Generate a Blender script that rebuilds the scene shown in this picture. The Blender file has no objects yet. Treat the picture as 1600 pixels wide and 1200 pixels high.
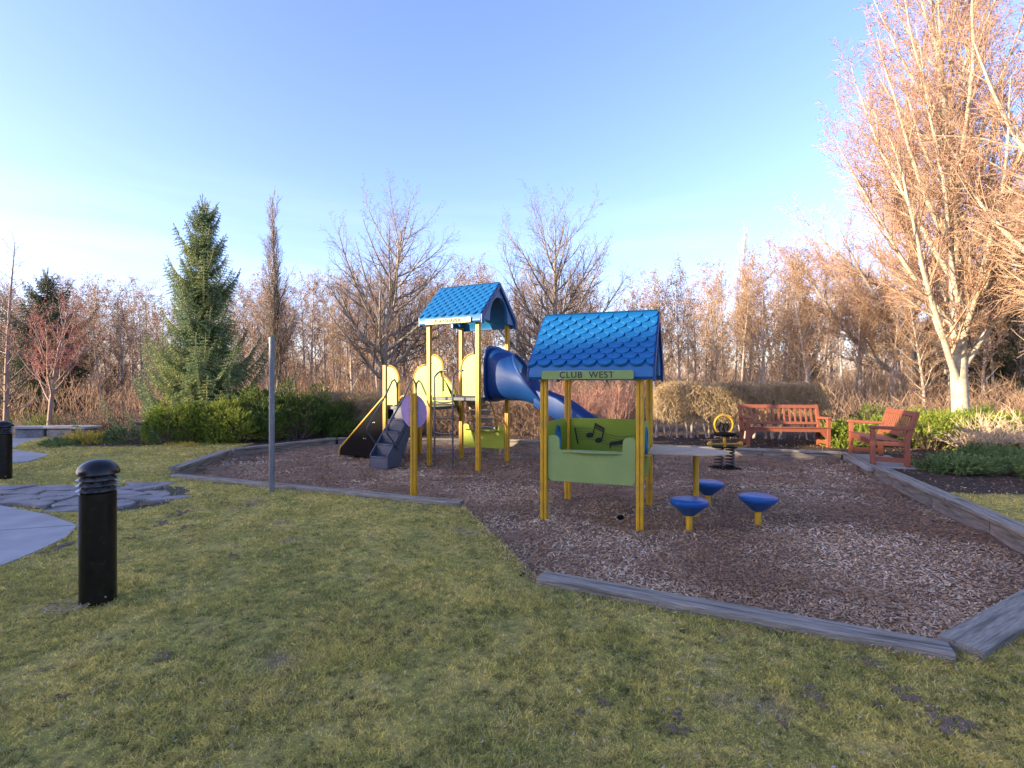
import bpy, math, random
import numpy as np
from mathutils import Vector, Matrix, Quaternion
PI = math.pi; R = math.radians
sc = bpy.context.scene
COL = sc.collection
NP = np.random.default_rng(7)
rnd = random.Random(11)

# ------------------------------------------------------------------ camera, sky, sun, exposure
H = 1.55
cd = bpy.data.cameras.new('camera'); cam = bpy.data.objects.new('camera', cd); COL.objects.link(cam)
cd.lens = 18; cd.sensor_width = 36; cd.clip_start = .05; cd.clip_end = 9000
cam.location = (0, 0, H); cam.rotation_euler = (R(90), 0, 0); sc.camera = cam
SUN_EL = 11.3; SX, SY = -.940, -.341
rot = math.atan2(SX, SY)
w = bpy.data.worlds.new('World'); sc.world = w; w.use_nodes = True
nt = w.node_tree; nt.nodes.clear()
def wn(t, **k):
    n = nt.nodes.new(t)
    for a, b in k.items(): setattr(n, a, b)
    return n
out = wn('ShaderNodeOutputWorld'); bg = wn('ShaderNodeBackground'); bg.inputs[1].default_value = .15
sky = wn('ShaderNodeTexSky', sky_type='NISHITA', sun_disc=False)
sky.sun_elevation = R(SUN_EL); sky.sun_rotation = rot; sky.air_density = 1.0; sky.dust_density = 1.3; sky.ozone_density = 2.6; sky.altitude = 50
# thin high cirrus, streaky, low over the horizon
tc = wn('ShaderNodeTexCoord'); mp = wn('ShaderNodeMapping'); mp.inputs['Scale'].default_value = (1.0, 1.0, 9.0); mp.inputs['Rotation'].default_value = (0, R(9), 0)
nz = wn('ShaderNodeTexNoise'); nz.inputs['Scale'].default_value = 1.7; nz.inputs['Detail'].default_value = 7; nz.inputs['Roughness'].default_value = .55
cr = wn('ShaderNodeValToRGB'); cr.color_ramp.elements[0].position = .5; cr.color_ramp.elements[1].position = .8
sep = wn('ShaderNodeSeparateXYZ'); mr = wn('ShaderNodeMapRange'); mr.inputs[1].default_value = .38; mr.inputs[2].default_value = .12
mu = wn('ShaderNodeMath', operation='MULTIPLY'); mu2 = wn('ShaderNodeMath', operation='MULTIPLY'); mu2.inputs[1].default_value = .12
mx = wn('ShaderNodeMixRGB'); mx.inputs[2].default_value = (5, 5, 5.2, 1)
L = nt.links.new
L(tc.outputs['Generated'], mp.inputs[0]); L(mp.outputs[0], nz.inputs[0]); L(nz.outputs[0], cr.inputs[0])
L(tc.outputs['Generated'], sep.inputs[0]); L(sep.outputs[2], mr.inputs[0]); L(mr.outputs[0], mu.inputs[0]); L(cr.outputs[0], mu.inputs[1]); L(mu.outputs[0], mu2.inputs[0])
tint = wn('ShaderNodeMixRGB', blend_type='MULTIPLY'); tint.inputs[0].default_value = 1; tint.inputs[2].default_value = (.84, .725, .91, 1)
L(sky.outputs[0], tint.inputs[1]); L(tint.outputs[0], mx.inputs[1]); L(mu2.outputs[0], mx.inputs[0]); L(mx.outputs[0], bg.inputs[0]); L(bg.outputs[0], out.inputs[0])
sd = bpy.data.lights.new('sun', 'SUN'); sun = bpy.data.objects.new('sun', sd); COL.objects.link(sun)
sd.energy = 3.2; sd.angle = R(.6); sd.color = (1, .78, .52)
ce = math.cos(R(SUN_EL)); SV = Vector((SX*ce, SY*ce, math.sin(R(SUN_EL)))).normalized()
sun.rotation_euler = SV.to_track_quat('Z', 'Y').to_euler()
sc.view_settings.view_transform = 'Standard'; sc.view_settings.look = 'None'
sc.view_settings.exposure = 2.22; sc.view_settings.gamma = 1; sc.view_settings.use_curve_mapping = False

# ------------------------------------------------------------------ materials
MATS = {}
def mat(name, c, rough=.7, c2=None, nscale=8, island=0., bump=0., bscale=None, spec=.5, metal=0., coords='Object', stretch=None, trans=0., pos=(.35, .65), c3=None, n3=1.0, detail=5):
    m = bpy.data.materials.new(name); m.use_nodes = True; t = m.node_tree; b = t.nodes['Principled BSDF']; l = t.links.new
    b.inputs['Roughness'].default_value = rough; b.inputs['Metallic'].default_value = metal; b.inputs['Specular IOR Level'].default_value = spec
    def N(ty, **k):
        n = t.nodes.new(ty)
        for a, v in k.items(): setattr(n, a, v)
        return n
    if coords == 'World': src = N('ShaderNodeNewGeometry').outputs['Position']
    else: src = N('ShaderNodeTexCoord').outputs[coords]
    if stretch:
        q = N('ShaderNodeMapping'); q.inputs['Scale'].default_value = stretch; l(src, q.inputs[0]); src = q.outputs[0]
    colr = None
    if c2:
        z = N('ShaderNodeTexNoise'); z.inputs['Scale'].default_value = nscale; z.inputs['Detail'].default_value = detail; z.inputs['Roughness'].default_value = .6; l(src, z.inputs[0])
        r = N('ShaderNodeValToRGB'); r.color_ramp.elements[0].position = pos[0]; r.color_ramp.elements[1].position = pos[1]
        r.color_ramp.elements[0].color = (*c, 1); r.color_ramp.elements[1].color = (*c2, 1); l(z.outputs[0], r.inputs[0]); colr = r.outputs[0]
    else:
        g = N('ShaderNodeRGB'); g.outputs[0].default_value = (*c, 1); colr = g.outputs[0]
    if c3:
        z = N('ShaderNodeTexNoise'); z.inputs['Scale'].default_value = n3; z.inputs['Detail'].default_value = 4; l(src, z.inputs[0])
        r = N('ShaderNodeValToRGB'); r.color_ramp.elements[0].position = .48; r.color_ramp.elements[1].position = .68; l(z.outputs[0], r.inputs[0])
        x = N('ShaderNodeMixRGB'); x.inputs[2].default_value = (*c3, 1); l(r.outputs[0], x.inputs[0]); l(colr, x.inputs[1]); colr = x.outputs[0]
    if island:
        g = N('ShaderNodeNewGeometry'); mr_ = N('ShaderNodeMapRange'); mr_.inputs[3].default_value = 1-island; mr_.inputs[4].default_value = 1+island
        l(g.outputs['Random Per Island'], mr_.inputs[0]); h = N('ShaderNodeHueSaturation'); l(mr_.outputs[0], h.inputs['Value']); l(colr, h.inputs['Color']); colr = h.outputs[0]
    l(colr, b.inputs['Base Color'])
    if bump:
        z = N('ShaderNodeTexNoise'); z.inputs['Scale'].default_value = bscale or nscale*3; z.inputs['Detail'].default_value = 6; l(src, z.inputs[0])
        u = N('ShaderNodeBump'); u.inputs['Strength'].default_value = bump; u.inputs['Distance'].default_value = .02; l(z.outputs[0], u.inputs['Height']); l(u.outputs[0], b.inputs['Normal'])
    if trans:
        tr = N('ShaderNodeBsdfTranslucent'); l(colr, tr.inputs[0]); ms = N('ShaderNodeMixShader'); ms.inputs[0].default_value = trans
        o = t.nodes['Material Output']; l(b.outputs[0], ms.inputs[1]); l(tr.outputs[0], ms.inputs[2]); l(ms.outputs[0], o.inputs[0])
    MATS[name] = m; return m
M = {}
M['yellow'] = mat('yellow_paint', (.58, .33, .010), .42, c2=(.50, .28, .012), nscale=6, bump=.03, bscale=90, c3=(.40, .24, .03), n3=7)
M['blue'] = mat('blue_plastic', (.005, .10, .27), .33, c2=(.006, .115, .30), nscale=3, bump=.06, bscale=160, c3=(.012, .135, .31), n3=3)
M['seat_blue'] = mat('seat_blue_plastic', (.006, .07, .25), .33, c2=(.008, .08, .29), nscale=3, bump=.04, bscale=120)
M['deep_blue'] = mat('deep_blue_plastic', (.002, .034, .145), .42, c2=(.003, .042, .17), nscale=3, bump=.05, bscale=160)
M['lime'] = mat('lime_panel', (.33, .42, .03), .5, c2=(.37, .46, .04), nscale=2.5, bump=.06, bscale=220)
M['lime_pale'] = mat('pale_lime_panel', (.31, .38, .085), .5, c2=(.28, .35, .07), nscale=2.5, bump=.06, bscale=220)
M['lime_green'] = mat('green_panel', (.19, .28, .015), .5, c2=(.22, .32, .02), nscale=2.5, bump=.06, bscale=220)
M['sign'] = mat('sign_board', (.40, .41, .17), .5, c2=(.45, .45, .2), nscale=4)
M['ink'] = mat('black_print', (.012, .012, .012), .6)
M['grey_rail'] = mat('grey_coated_tube', (.045, .05, .058), .4, c2=(.065, .07, .08), nscale=20, bump=.04, bscale=120)
M['grey_step'] = mat('blue_grey_plastic', (.042, .055, .085), .5, c2=(.058, .072, .105), nscale=5, bump=.08, bscale=120)
M['deck'] = mat('deck_vinyl', (.10, .11, .125), .6, c2=(.14, .15, .16), nscale=12, bump=.08)
M['tan_step'] = mat('tan_step', (.30, .28, .23), .6, c2=(.4, .37, .31), nscale=6, bump=.1)
M['black'] = mat('black_plastic', (.004, .004, .0045), .75, c2=(.007, .007, .007), spec=.08, nscale=3, bump=.04, bscale=60)
M['bollard'] = mat('black_gloss_paint', (.0025, .0025, .003), .25, c2=(.006, .006, .0065), nscale=12, bump=.02, bscale=40, spec=.35, c3=(.012, .011, .010), n3=22)
M['louvre'] = mat('louvre_metal', (.20, .20, .21), .2, c2=(.05, .05, .055), nscale=30, metal=.4)
M['galv'] = mat('galvanised_metal', (.13, .145, .17), .5, c2=(.19, .205, .23), nscale=25, metal=.4, stretch=(1, 1, .2), bump=.05)
M['purple'] = mat('purple_panel', (.38, .24, .48), .45, c2=(.42, .27, .52), nscale=6)
M['purple_print'] = mat('purple_print', (.60, .46, .68), .5)
M['board'] = mat('table_board', (.38, .28, .18), .6, c2=(.5, .38, .26), nscale=7, bump=.15, stretch=(1, 4, 1))
M['bench'] = mat('red_brown_wood', (.20, .058, .028), .55, c2=(.28, .088, .042), nscale=9, bump=.25, stretch=(1.5, 14, 14), bscale=20)
M['timber'] = mat('weathered_timber', (.20, .182, .145), .85, c2=(.38, .35, .285), nscale=6, bump=.8, bscale=14, stretch=(1.1, 18, 18), c3=(.09, .078, .062), n3=1.3, detail=9)
M['timber_face'] = mat('timber_face', (.17, .15, .125), .9, c2=(.27, .245, .21), nscale=4, bump=.6, bscale=9, stretch=(1, 8, 8), c3=(.09, .085, .065), n3=2.5)
M['concrete'] = mat('concrete', (.30, .30, .30), .9, c2=(.37, .365, .36), nscale=3, bump=.35, bscale=160, coords='World', c3=(.25, .25, .245), n3=.8)
M['stone'] = mat('flagstone', (.15, .14, .135), .85, c2=(.26, .245, .235), nscale=5, bump=.5, bscale=22, coords='World', island=.15)
M['spring'] = mat('spring_steel', (.02, .02, .022), .4)
M['bolt'] = mat('bolt_steel', (.35, .35, .34), .3, metal=.8)
M['spruce'] = mat('spruce_needles', (.13, .215, .12), .6, c2=(.32, .37, .14), nscale=1.1, island=.35, coords='World', trans=.12, spec=.25)
M['spruce_dark'] = mat('dark_spruce_needles', (.05, .085, .05), .6, c2=(.12, .15, .07), nscale=1.1, island=.3, coords='World', trans=.1, spec=.25)
M['pine'] = mat('mugo_needles', (.07, .125, .03), .6, c2=(.20, .27, .045), nscale=2.2, island=.35, coords='World', trans=.12, spec=.25)
M['juniper'] = mat('juniper_needles', (.13, .21, .03), .6, c2=(.32, .36, .05), nscale=2, island=.35, coords='World', trans=.15, spec=.25)
M['low_juniper'] = mat('low_juniper_needles', (.09, .16, .05), .6, c2=(.19, .26, .08), nscale=2, island=.3, coords='World', trans=.12, spec=.25)
M['gold'] = mat('golden_heather', (.75, .55, .05), .7, c2=(.48, .38, .06), nscale=5, island=.35, coords='World', trans=.1)
M['dry'] = mat('dry_heather', (.36, .27, .17), .85, c2=(.22, .18, .11), nscale=4, island=.4, coords='World')
M['hedge_twig'] = mat('hedge_twig', (.30, .22, .12), .8, c2=(.44, .34, .2), nscale=3, island=.35, coords='World')
M['hedge_leaf'] = mat('hedge_tips', (.50, .37, .09), .7, c2=(.40, .30, .09), nscale=2.5, island=.4, coords='World', trans=.1)
M['red_twig'] = mat('red_twigs', (.30, .13, .10), .7, c2=(.42, .25, .18), nscale=2, island=.35, coords='World')
M['bark'] = mat('grey_bark', (.22, .185, .145), .9, c2=(.42, .37, .30), nscale=7, bump=.6, bscale=25, stretch=(2.5, 2.5, .8), c3=(.15, .145, .09), n3=1.5)
M['twig'] = mat('brown_twig', (.22, .155, .12), .8, c2=(.31, .23, .18), nscale=2, island=.3)
M['birch_bark'] = mat('pale_bark', (.38, .33, .24), .8, c2=(.54, .49, .38), nscale=4, bump=.5, bscale=18, stretch=(1, 1, 2), c3=(.32, .27, .19), n3=5)
M['birch_twig'] = mat('golden_twig', (.44, .31, .20), .75, c2=(.36, .23, .15), nscale=2, island=.3)
M['bud'] = mat('russet_buds', (.38, .15, .10), .7, c2=(.28, .12, .08), nscale=3, island=.35, trans=.2)
M['catkin'] = mat('catkins', (.29, .155, .075), .8, c2=(.21, .12, .065), nscale=1, island=.4, trans=.2)
M['alder_bark'] = mat('alder_bark', (.24, .195, .16), .9, c2=(.48, .42, .36), nscale=3, stretch=(1, 1, 2.5), island=.1)
M['alder_twig'] = mat('alder_twig', (.28, .19, .11), .8, c2=(.42, .30, .18), nscale=.8, island=.3)
M['red_bud'] = mat('red_buds', (.26, .065, .07), .7, c2=(.33, .11, .10), nscale=3, island=.35, trans=.2)
M['dead_stem'] = mat('pale_dead_stem', (.62, .47, .30), .8, c2=(.45, .34, .22), nscale=6, island=.3)
M['dark_twig'] = mat('dark_twig', (.13, .095, .075), .8, c2=(.23, .175, .135), nscale=2, island=.3)
M['brown_hedge'] = mat('brown_hedge_twig', (.20, .125, .085), .8, c2=(.34, .23, .15), nscale=2, island=.4, coords='World')
M['under'] = mat('thicket_twig', (.30, .19, .11), .85, c2=(.42, .29, .18), nscale=.5, island=.4, coords='World')
M['conifer_far'] = mat('far_conifer', (.06, .075, .03), .7, c2=(.12, .12, .045), nscale=1, island=.35, coords='World', trans=.1)
M['wall'] = mat('stucco', (.42, .38, .32), .9, c2=(.46, .42, .36), nscale=3, bump=.2)
M['roofing'] = mat('roofing', (.09, .085, .08), .9, c2=(.13, .12, .11), nscale=4, bump=.4)
M['glass'] = mat('window_glass', (.03, .04, .05), .08)
M['hill'] = mat('hill_forest', (.045, .06, .06), .95, c2=(.06, .08, .075), nscale=.004, coords='World')

# ------------------------------------------------------------------ mesh helpers
class MB:
    def __init__(s): s.v = []; s.f = []; s.sm = False
    def add(s, vs, fs):
        o = len(s.v); s.v.extend([tuple(x) for x in vs]); s.f.extend([tuple(i+o for i in f) for f in fs]); return s
    def box(s, c, d, rz=0, rx=0, ry=0):
        m = Matrix.Rotation(rz, 3, 'Z') @ Matrix.Rotation(ry, 3, 'Y') @ Matrix.Rotation(rx, 3, 'X'); c = Vector(c)
        vs = [c + m @ Vector((sx*d[0]/2, sy*d[1]/2, sz*d[2]/2)) for sz in (-1, 1) for sx, sy in ((-1, -1), (1, -1), (1, 1), (-1, 1))]
        return s.add(vs, [(3, 2, 1, 0), (4, 5, 6, 7), (0, 1, 5, 4), (1, 2, 6, 5), (2, 3, 7, 6), (3, 0, 4, 7)])
    def tube(s, pts, rad, n=10, cap=True):
        pts = [Vector(p) for p in pts]; k = len(pts)
        if not hasattr(rad, '__len__'): rad = [rad]*k
        t0 = (pts[1]-pts[0]).normalized(); up = Vector((0, 0, 1)) if abs(t0.z) < .9 else Vector((1, 0, 0))
        a = t0.cross(up).normalized(); vs = []
        for i, p in enumerate(pts):
            t = (pts[min(i+1, k-1)]-pts[max(i-1, 0)]).normalized()
            a = (a - t*a.dot(t)).normalized(); b = t.cross(a)
            for j in range(n):
                q = 2*PI*j/n; vs.append(p + (a*math.cos(q)+b*math.sin(q))*rad[i])
        fs = [(i*n+j, i*n+(j+1) % n, (i+1)*n+(j+1) % n, (i+1)*n+j) for i in range(k-1) for j in range(n)]
        if cap: fs += [tuple(range(n-1, -1, -1)), tuple(range((k-1)*n, k*n))]
        s.sm = True; return s.add(vs, fs)
    def lathe(s, prof, n=32, c=(0, 0, 0)):
        vs = [(c[0]+r*math.cos(2*PI*j/n), c[1]+r*math.sin(2*PI*j/n), c[2]+z) for r, z in prof for j in range(n)]
        k = len(prof)
        fs = [(i*n+j, i*n+(j+1) % n, (i+1)*n+(j+1) % n, (i+1)*n+j) for i in range(k-1) for j in range(n)]
        fs += [tuple(range(n-1, -1, -1)), tuple(range((k-1)*n, k*n))]; s.sm = True
        return s.add(vs, fs)
    def plate(s, pts, o, U, V, t):       # outline extruded along U x V, centred
        o, U, V = Vector(o), Vector(U), Vector(V); N = U.cross(V).normalized()*t/2; k = len(pts)
        a = [o+U*x+V*y for x, y in pts]
        return s.add([p-N for p in a]+[p+N for p in a], [tuple(range(k-1, -1, -1)), tuple(range(k, 2*k))]+[(i, (i+1) % k, k+(i+1) % k, k+i) for i in range(k)])
    def ring(s, po, pi_, o, U, V, t, closed=True):
        o, U, V = Vector(o), Vector(U), Vector(V); N = U.cross(V).normalized()*t/2; k = len(po)
        vs = []
        for sg in (-1, 1):
            for P in (po, pi_): vs += [o+U*x+V*y+N*sg for x, y in P]
        fs = []
        for i in range(k if closed else k-1):
            j = (i+1) % k
            fs += [(i, k+i, k+j, j), (2*k+i, 2*k+j, 3*k+j, 3*k+i), (i, j, 2*k+j, 2*k+i), (k+i, 3*k+i, 3*k+j, k+j)]
        if not closed:
            fs += [(0, 2*k, 3*k, k), (k-1, 2*k-1, 4*k-1, 3*k-1)]
        return s.add(vs, fs)
def mkmesh(name, v, f, m, smooth=False):
    me = bpy.data.meshes.new(name); me.from_pydata(v, [], f); me.materials.append(m)
    if smooth: me.polygons.foreach_set('use_smooth', [True]*len(me.polygons)); 
    me.update(); return me
def npmesh(name, V, F, m, smooth=False):    # F: (n,k) same arity
    me = bpy.data.meshes.new(name); V = np.asarray(V, dtype=np.float32).reshape(-1, 3); F = np.asarray(F, dtype=np.int32); n, k = F.shape
    me.vertices.add(len(V)); me.vertices.foreach_set('co', V.ravel()); me.loops.add(n*k); me.loops.foreach_set('vertex_index', F.ravel())
    me.polygons.add(n); me.polygons.foreach_set('loop_start', np.arange(n, dtype=np.int32)*k)
    me.materials.append(m)
    if smooth: me.polygons.foreach_set('use_smooth', np.ones(n, dtype=bool))
    me.update(calc_edges=True); return me
def link(name, me, parent=None, loc=None, rot=None):
    o = bpy.data.objects.new(name, me); COL.objects.link(o)
    if parent: o.parent = parent
    if loc is not None: o.location = loc
    if rot is not None: o.rotation_euler = rot
    return o
def part(name, mb, m, parent=None, bevel=0, loc=None, rot=None, label=None, seg=2):
    me = mkmesh(name, mb.v, mb.f, m)
    if mb.sm or bevel:
        me.polygons.foreach_set('use_smooth', [True]*len(me.polygons))
        if hasattr(me, 'set_sharp_from_angle'): me.set_sharp_from_angle(angle=R(40))
    o = link(name, me, parent, loc, rot)
    if bevel:
        b = o.modifiers.new('bevel', 'BEVEL'); b.width = bevel; b.segments = seg; b.limit_method = 'ANGLE'; b.angle_limit = R(50); b.harden_normals = False
    if label: o['label'] = label
    return o
def tag(o, label, cat, group=None):
    o['label'] = label; o['category'] = cat
    if group: o['group'] = group
    return o
def thing(name, label, cat, loc=(0, 0, 0), rz=0, group=None):
    o = bpy.data.objects.new(name, None); COL.objects.link(o); o.location = loc; o.rotation_euler = (0, 0, rz); o.empty_display_size = .2
    return tag(o, label, cat, group)
def struct(o): o['kind'] = 'structure'; return o
def stuff(o, label=None, cat=None):
    o['kind'] = 'stuff'
    if label: o['label'] = label
    if cat: o['category'] = cat
    return o
def copy_tree(o, parent=None):
    kids = list(o.children); c = o.copy(); COL.objects.link(c)
    if parent: c.parent = parent
    for k in kids: copy_tree(k, c)
    return c
def sstep(a, b, x): t = np.clip((x-a)/(b-a), 0, 1); return t*t*(3-2*t)
def inpoly(x, y, P):
    x = np.asarray(x); y = np.asarray(y); r = np.zeros(x.shape, bool); n = len(P); j = n-1
    for i in range(n):
        xi, yi = P[i]; xj, yj = P[j]
        c = ((yi > y) != (yj > y)) & (x < (xj-xi)*(y-yi)/((yj-yi) or 1e-9)+xi); r ^= c; j = i
    return r
def polydist(x, y, P, closed=True):
    d = np.full(np.shape(x), 1e9); n = len(P)
    for i in range(n if closed else n-1):
        ax, ay = P[i]; bx, by = P[(i+1) % n]; vx, vy = bx-ax, by-ay
        t = np.clip(((x-ax)*vx+(y-ay)*vy)/(vx*vx+vy*vy), 0, 1); d = np.minimum(d, np.hypot(x-ax-t*vx, y-ay-t*vy))
    return d
def vnoise(x, y, s, seed=0):          # cheap smooth value noise
    x = np.asarray(x)/s+seed*17.3; y = np.asarray(y)/s+seed*9.1
    xi = np.floor(x); yi = np.floor(y); fx = x-xi; fy = y-yi; fx = fx*fx*(3-2*fx); fy = fy*fy*(3-2*fy)
    h = lambda a, b: np.modf(np.abs(np.sin(a*127.1+b*311.7+seed*7.7)*43758.5453))[0]
    return (h(xi, yi)*(1-fx)+h(xi+1, yi)*fx)*(1-fy)+(h(xi, yi+1)*(1-fx)+h(xi+1, yi+1)*fx)*fy

# ------------------------------------------------------------------ ground
PIT = [(-5.44, 8.29), (-.60, 6.34), (-.25, 5.3), (.20, 3.98), (2.42, 2.90), (4.45, 4.06), (6.52, 10.05), (-.16, 12.35), (-4.35, 12.75), (-5.84, 10.5)]
PATH = [(-20, 6.3), (-6.3, 6.30), (-5.3, 5.85), (-4.6, 5.42), (-4.35, 5.0), (-4.25, 4.55), (-4.2, 4.15), (-4.5, 3.6), (-5.5, 2.9), (-7.5, 2.4), (-20, 2.4)]
PATH2 = [(-20, 13.6), (-12.2, 13.4), (-11.6, 12.3), (-10.7, 11.0), (-9.2, 10.25), (-8.8, 9.3), (-9.6, 8.7), (-12, 8.5), (-20, 8.6)]
FLAG = [(-9, 6.45), (-6.5, 6.35), (-5.4, 6.0), (-4.7, 5.95), (-4.3, 6.35), (-4.35, 6.9), (-4.75, 7.6), (-5.5, 7.75), (-6.8, 7.5), (-9, 7.35)]
BEDL = [(-9.6, 11.0), (-8.0, 11.3), (-6.9, 12.2), (-5.9, 11.9), (-5.9, 10.8), (-4.3, 12.8), (-.2, 12.5), (6.5, 10.2), (12, 11.0), (40, 12), (40, 90), (-60, 90), (-60, 14), (-12, 13.6)]
BEDR = [(6.5, 10.2), (5.3, 6.35), (7.2, 6.1), (9, 6.0), (16, 6.4), (16, 13), (6, 13)]
def gz(x, y):
    x = np.asarray(x, float); y = np.asarray(y, float)
    fR = sstep(3.6, 4.9, x)*sstep(3.6, 5.2, y); fB = sstep(7.6, 11, y)
    return .05+.13*np.maximum(fR, fB)+.012*(vnoise(x, y, .9, 1)-.5)+.02*(vnoise(x, y, 3, 2)-.5)
def g(x, y): return float(gz(x, y))
def axis(a, b, st, far, n=26):
    c = list(np.arange(a, b+1e-6, st)); q = (far/ max(abs(a), abs(b)))**(1/n)
    hi = [b*q**i if b > 0 else b for i in range(1, n+1)]; lo = [a-(abs(a)*(q**i)-abs(a)) for i in range(n, 0, -1)]
    return np.array(lo+c+hi)
gxs = axis(-14, 14, .125, 4000); gys = np.concatenate([-np.geomspace(4000, 4.2, 18), np.arange(-4, 15, .125), np.geomspace(15.2, 4000, 40)])
GX, GY = np.meshgrid(gxs, gys); GZ = gz(GX, GY)
pd_ = polydist(GX, GY, PIT); ins = inpoly(GX, GY, PIT) | (pd_ < .035) | ((pd_ < .09) & ((GY > 10) | (GX > 4.4))); GZ = np.where(ins, -.12, GZ)
for P in (PATH, PATH2, FLAG):
    q = inpoly(GX, GY, P) & (polydist(GX, GY, P) > .06); GZ = np.where(q, GZ-.06, GZ)
nx, ny = len(gxs), len(gys); idx = np.arange(nx*ny).reshape(ny, nx)
F = np.stack([idx[:-1, :-1], idx[:-1, 1:], idx[1:, 1:], idx[1:, :-1]], -1).reshape(-1, 4)
def bedmask(x, y):
    n = (vnoise(x, y, .5, 5)-.5)*.35
    return (inpoly(x+n, y+n, BEDL) | inpoly(x+n*.4, y+n*.4, BEDR))
gm = bpy.data.materials.new('lawn_ground'); gm.use_nodes = True; t = gm.node_tree; b = t.nodes['Principled BSDF']; b.inputs['Roughness'].default_value = .95; b.inputs['Specular IOR Level'].default_value = .15
def tn(ty, T=None): return (T or t).nodes.new(ty)
def ramp(T, src, stops):
    r = T.nodes.new('ShaderNodeValToRGB'); e = r.color_ramp.elements
    while len(e) < len(stops): e.new(.5)
    for i, (p, c) in enumerate(stops): e[i].position = p; e[i].color = (*c, 1)
    T.links.new(src, r.inputs[0]); return r.outputs[0]
def noise(T, src, s, det=5, ro=.6):
    n = T.nodes.new('ShaderNodeTexNoise'); n.inputs['Scale'].default_value = s; n.inputs['Detail'].default_value = det; n.inputs['Roughness'].default_value = ro; T.links.new(src, n.inputs[0]); return n.outputs[0]
def mixc(T, fac, a, b_):
    x = T.nodes.new('ShaderNodeMixRGB'); T.links.new(fac, x.inputs[0])
    for s_, v in ((1, a), (2, b_)):
        if isinstance(v, tuple): x.inputs[s_].default_value = (*v, 1)
        else: T.links.new(v, x.inputs[s_])
    return x.outputs[0]
def lawn_colour(T, src, dark=1.0):
    k = lambda c: tuple(q*dark*.92 for q in c)
    a = ramp(T, noise(T, src, 2.6, 8, .75), [(.26, k((.15, .19, .07))), (.42, k((.48, .44, .12))), (.55, k((.72, .60, .18))), (.72, k((.75, .60, .24)))])
    p = ramp(T, noise(T, src, .8, 6, .7), [(.42, (0, 0, 0)), (.62, (1, 1, 1))])
    a = mixc(T, p, a, ramp(T, noise(T, src, 7, 7, .75), [(.3, k((.19, .24, .08))), (.5, k((.46, .43, .12))), (.68, k((.66, .52, .19)))]))
    q = ramp(T, noise(T, src, 1.3, 7, .7), [(.58, (0, 0, 0)), (.68, (.8, .8, .8))])
    a = mixc(T, q, a, k((.42, .34, .22)))
    d1 = ramp(T, noise(T, src, 15, 6, .8), [(.36, (.30, .32, .28)), (.47, (.95, .95, .95)), (.64, (1.4, 1.34, 1.2))])
    m_ = T.nodes.new('ShaderNodeMixRGB'); m_.blend_type = 'MULTIPLY'; m_.inputs[0].default_value = 1; T.links.new(a, m_.inputs[1]); T.links.new(d1, m_.inputs[2]); return m_.outputs[0]
pos_ = tn('ShaderNodeNewGeometry').outputs['Position']; at_ = tn('ShaderNodeAttribute'); at_.attribute_name = 'bed'
soil = ramp(t, noise(t, pos_, 14, 8, .7), [(.3, (.030, .022, .016)), (.55, (.075, .055, .04)), (.72, (.16, .12, .085))])
litter = ramp(t, noise(t, pos_, 3, 8, .7), [(.3, (.07, .05, .032)), (.7, (.20, .145, .09))])
far_ = tn('ShaderNodeMapRange'); far_.inputs[1].default_value = 13; far_.inputs[2].default_value = 17; sp_ = tn('ShaderNodeSeparateXYZ'); t.links.new(pos_, sp_.inputs[0]); t.links.new(sp_.outputs[1], far_.inputs[0])
bedc = mixc(t, far_.outputs[0], soil, litter)
t.links.new(mixc(t, at_.outputs['Fac'], lawn_colour(t, pos_, .72), bedc), b.inputs['Base Color'])
bu = tn('ShaderNodeBump'); bu.inputs['Strength'].default_value = .9; bu.inputs['Distance'].default_value = .03; t.links.new(noise(t, pos_, 45, 8, .7), bu.inputs['Height']); t.links.new(bu.outputs[0], b.inputs['Normal'])
me = npmesh('ground', np.stack([GX, GY, GZ], -1), F, gm, True)
at = me.attributes.new('bed', 'FLOAT', 'POINT'); at.data.foreach_set('value', bedmask(GX, GY).astype(np.float32).ravel())
struct(link('ground', me))

# mulch sheet
mx_ = np.arange(-6.2, 6.9, .09); my_ = np.arange(2.6, 13.1, .09); MX, MY = np.meshgrid(mx_, my_)
def mz(x, y): return .02*(vnoise(x, y, 1.3, 3)-.5)+.05*(vnoise(x, y, .45, 4)-.5)-.05*np.exp(-((x-1.2)**2+(y-6.1)**2)/.5)-.03*np.exp(-((x+.8)**2+(y-10)**2)/.7)+.06*sstep(.7, 0, polydist(x, y, PIT))*(y > 9)
keep = inpoly(MX, MY, PIT) | (polydist(MX, MY, PIT) < .13)
idx = np.arange(MX.size).reshape(MX.shape); F = np.stack([idx[:-1, :-1], idx[:-1, 1:], idx[1:, 1:], idx[1:, :-1]], -1).reshape(-1, 4)
F = F[keep.ravel()[F].all(1)]
mm = bpy.data.materials.new('mulch_base'); mm.use_nodes = True; t = mm.node_tree; b = t.nodes['Principled BSDF']; b.inputs['Roughness'].default_value = .95
pos_ = t.nodes.new('ShaderNodeNewGeometry').outputs['Position']
a_ = ramp(t, noise(t, pos_, 38, 6, .75), [(.3, (.10, .06, .035)), (.55, (.32, .20, .125)), (.72, (.5, .36, .24))])
t.links.new(mixc(t, ramp(t, noise(t, pos_, .8, 5), [(.45, (0, 0, 0)), (.65, (.8, .8, .8))]), a_, (.12, .065, .04)), b.inputs['Base Color'])
bu = tn('ShaderNodeBump', t); bu.inputs['Strength'].default_value = 1; bu.inputs['Distance'].default_value = .03; t.links.new(noise(t, pos_, 60, 6, .7), bu.inputs['Height']); t.links.new(bu.outputs[0], b.inputs['Normal'])
struct(link('mulch_bed', npmesh('mulch_bed', np.stack([MX, MY, mz(MX, MY)], -1), F, mm, True)))

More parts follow.
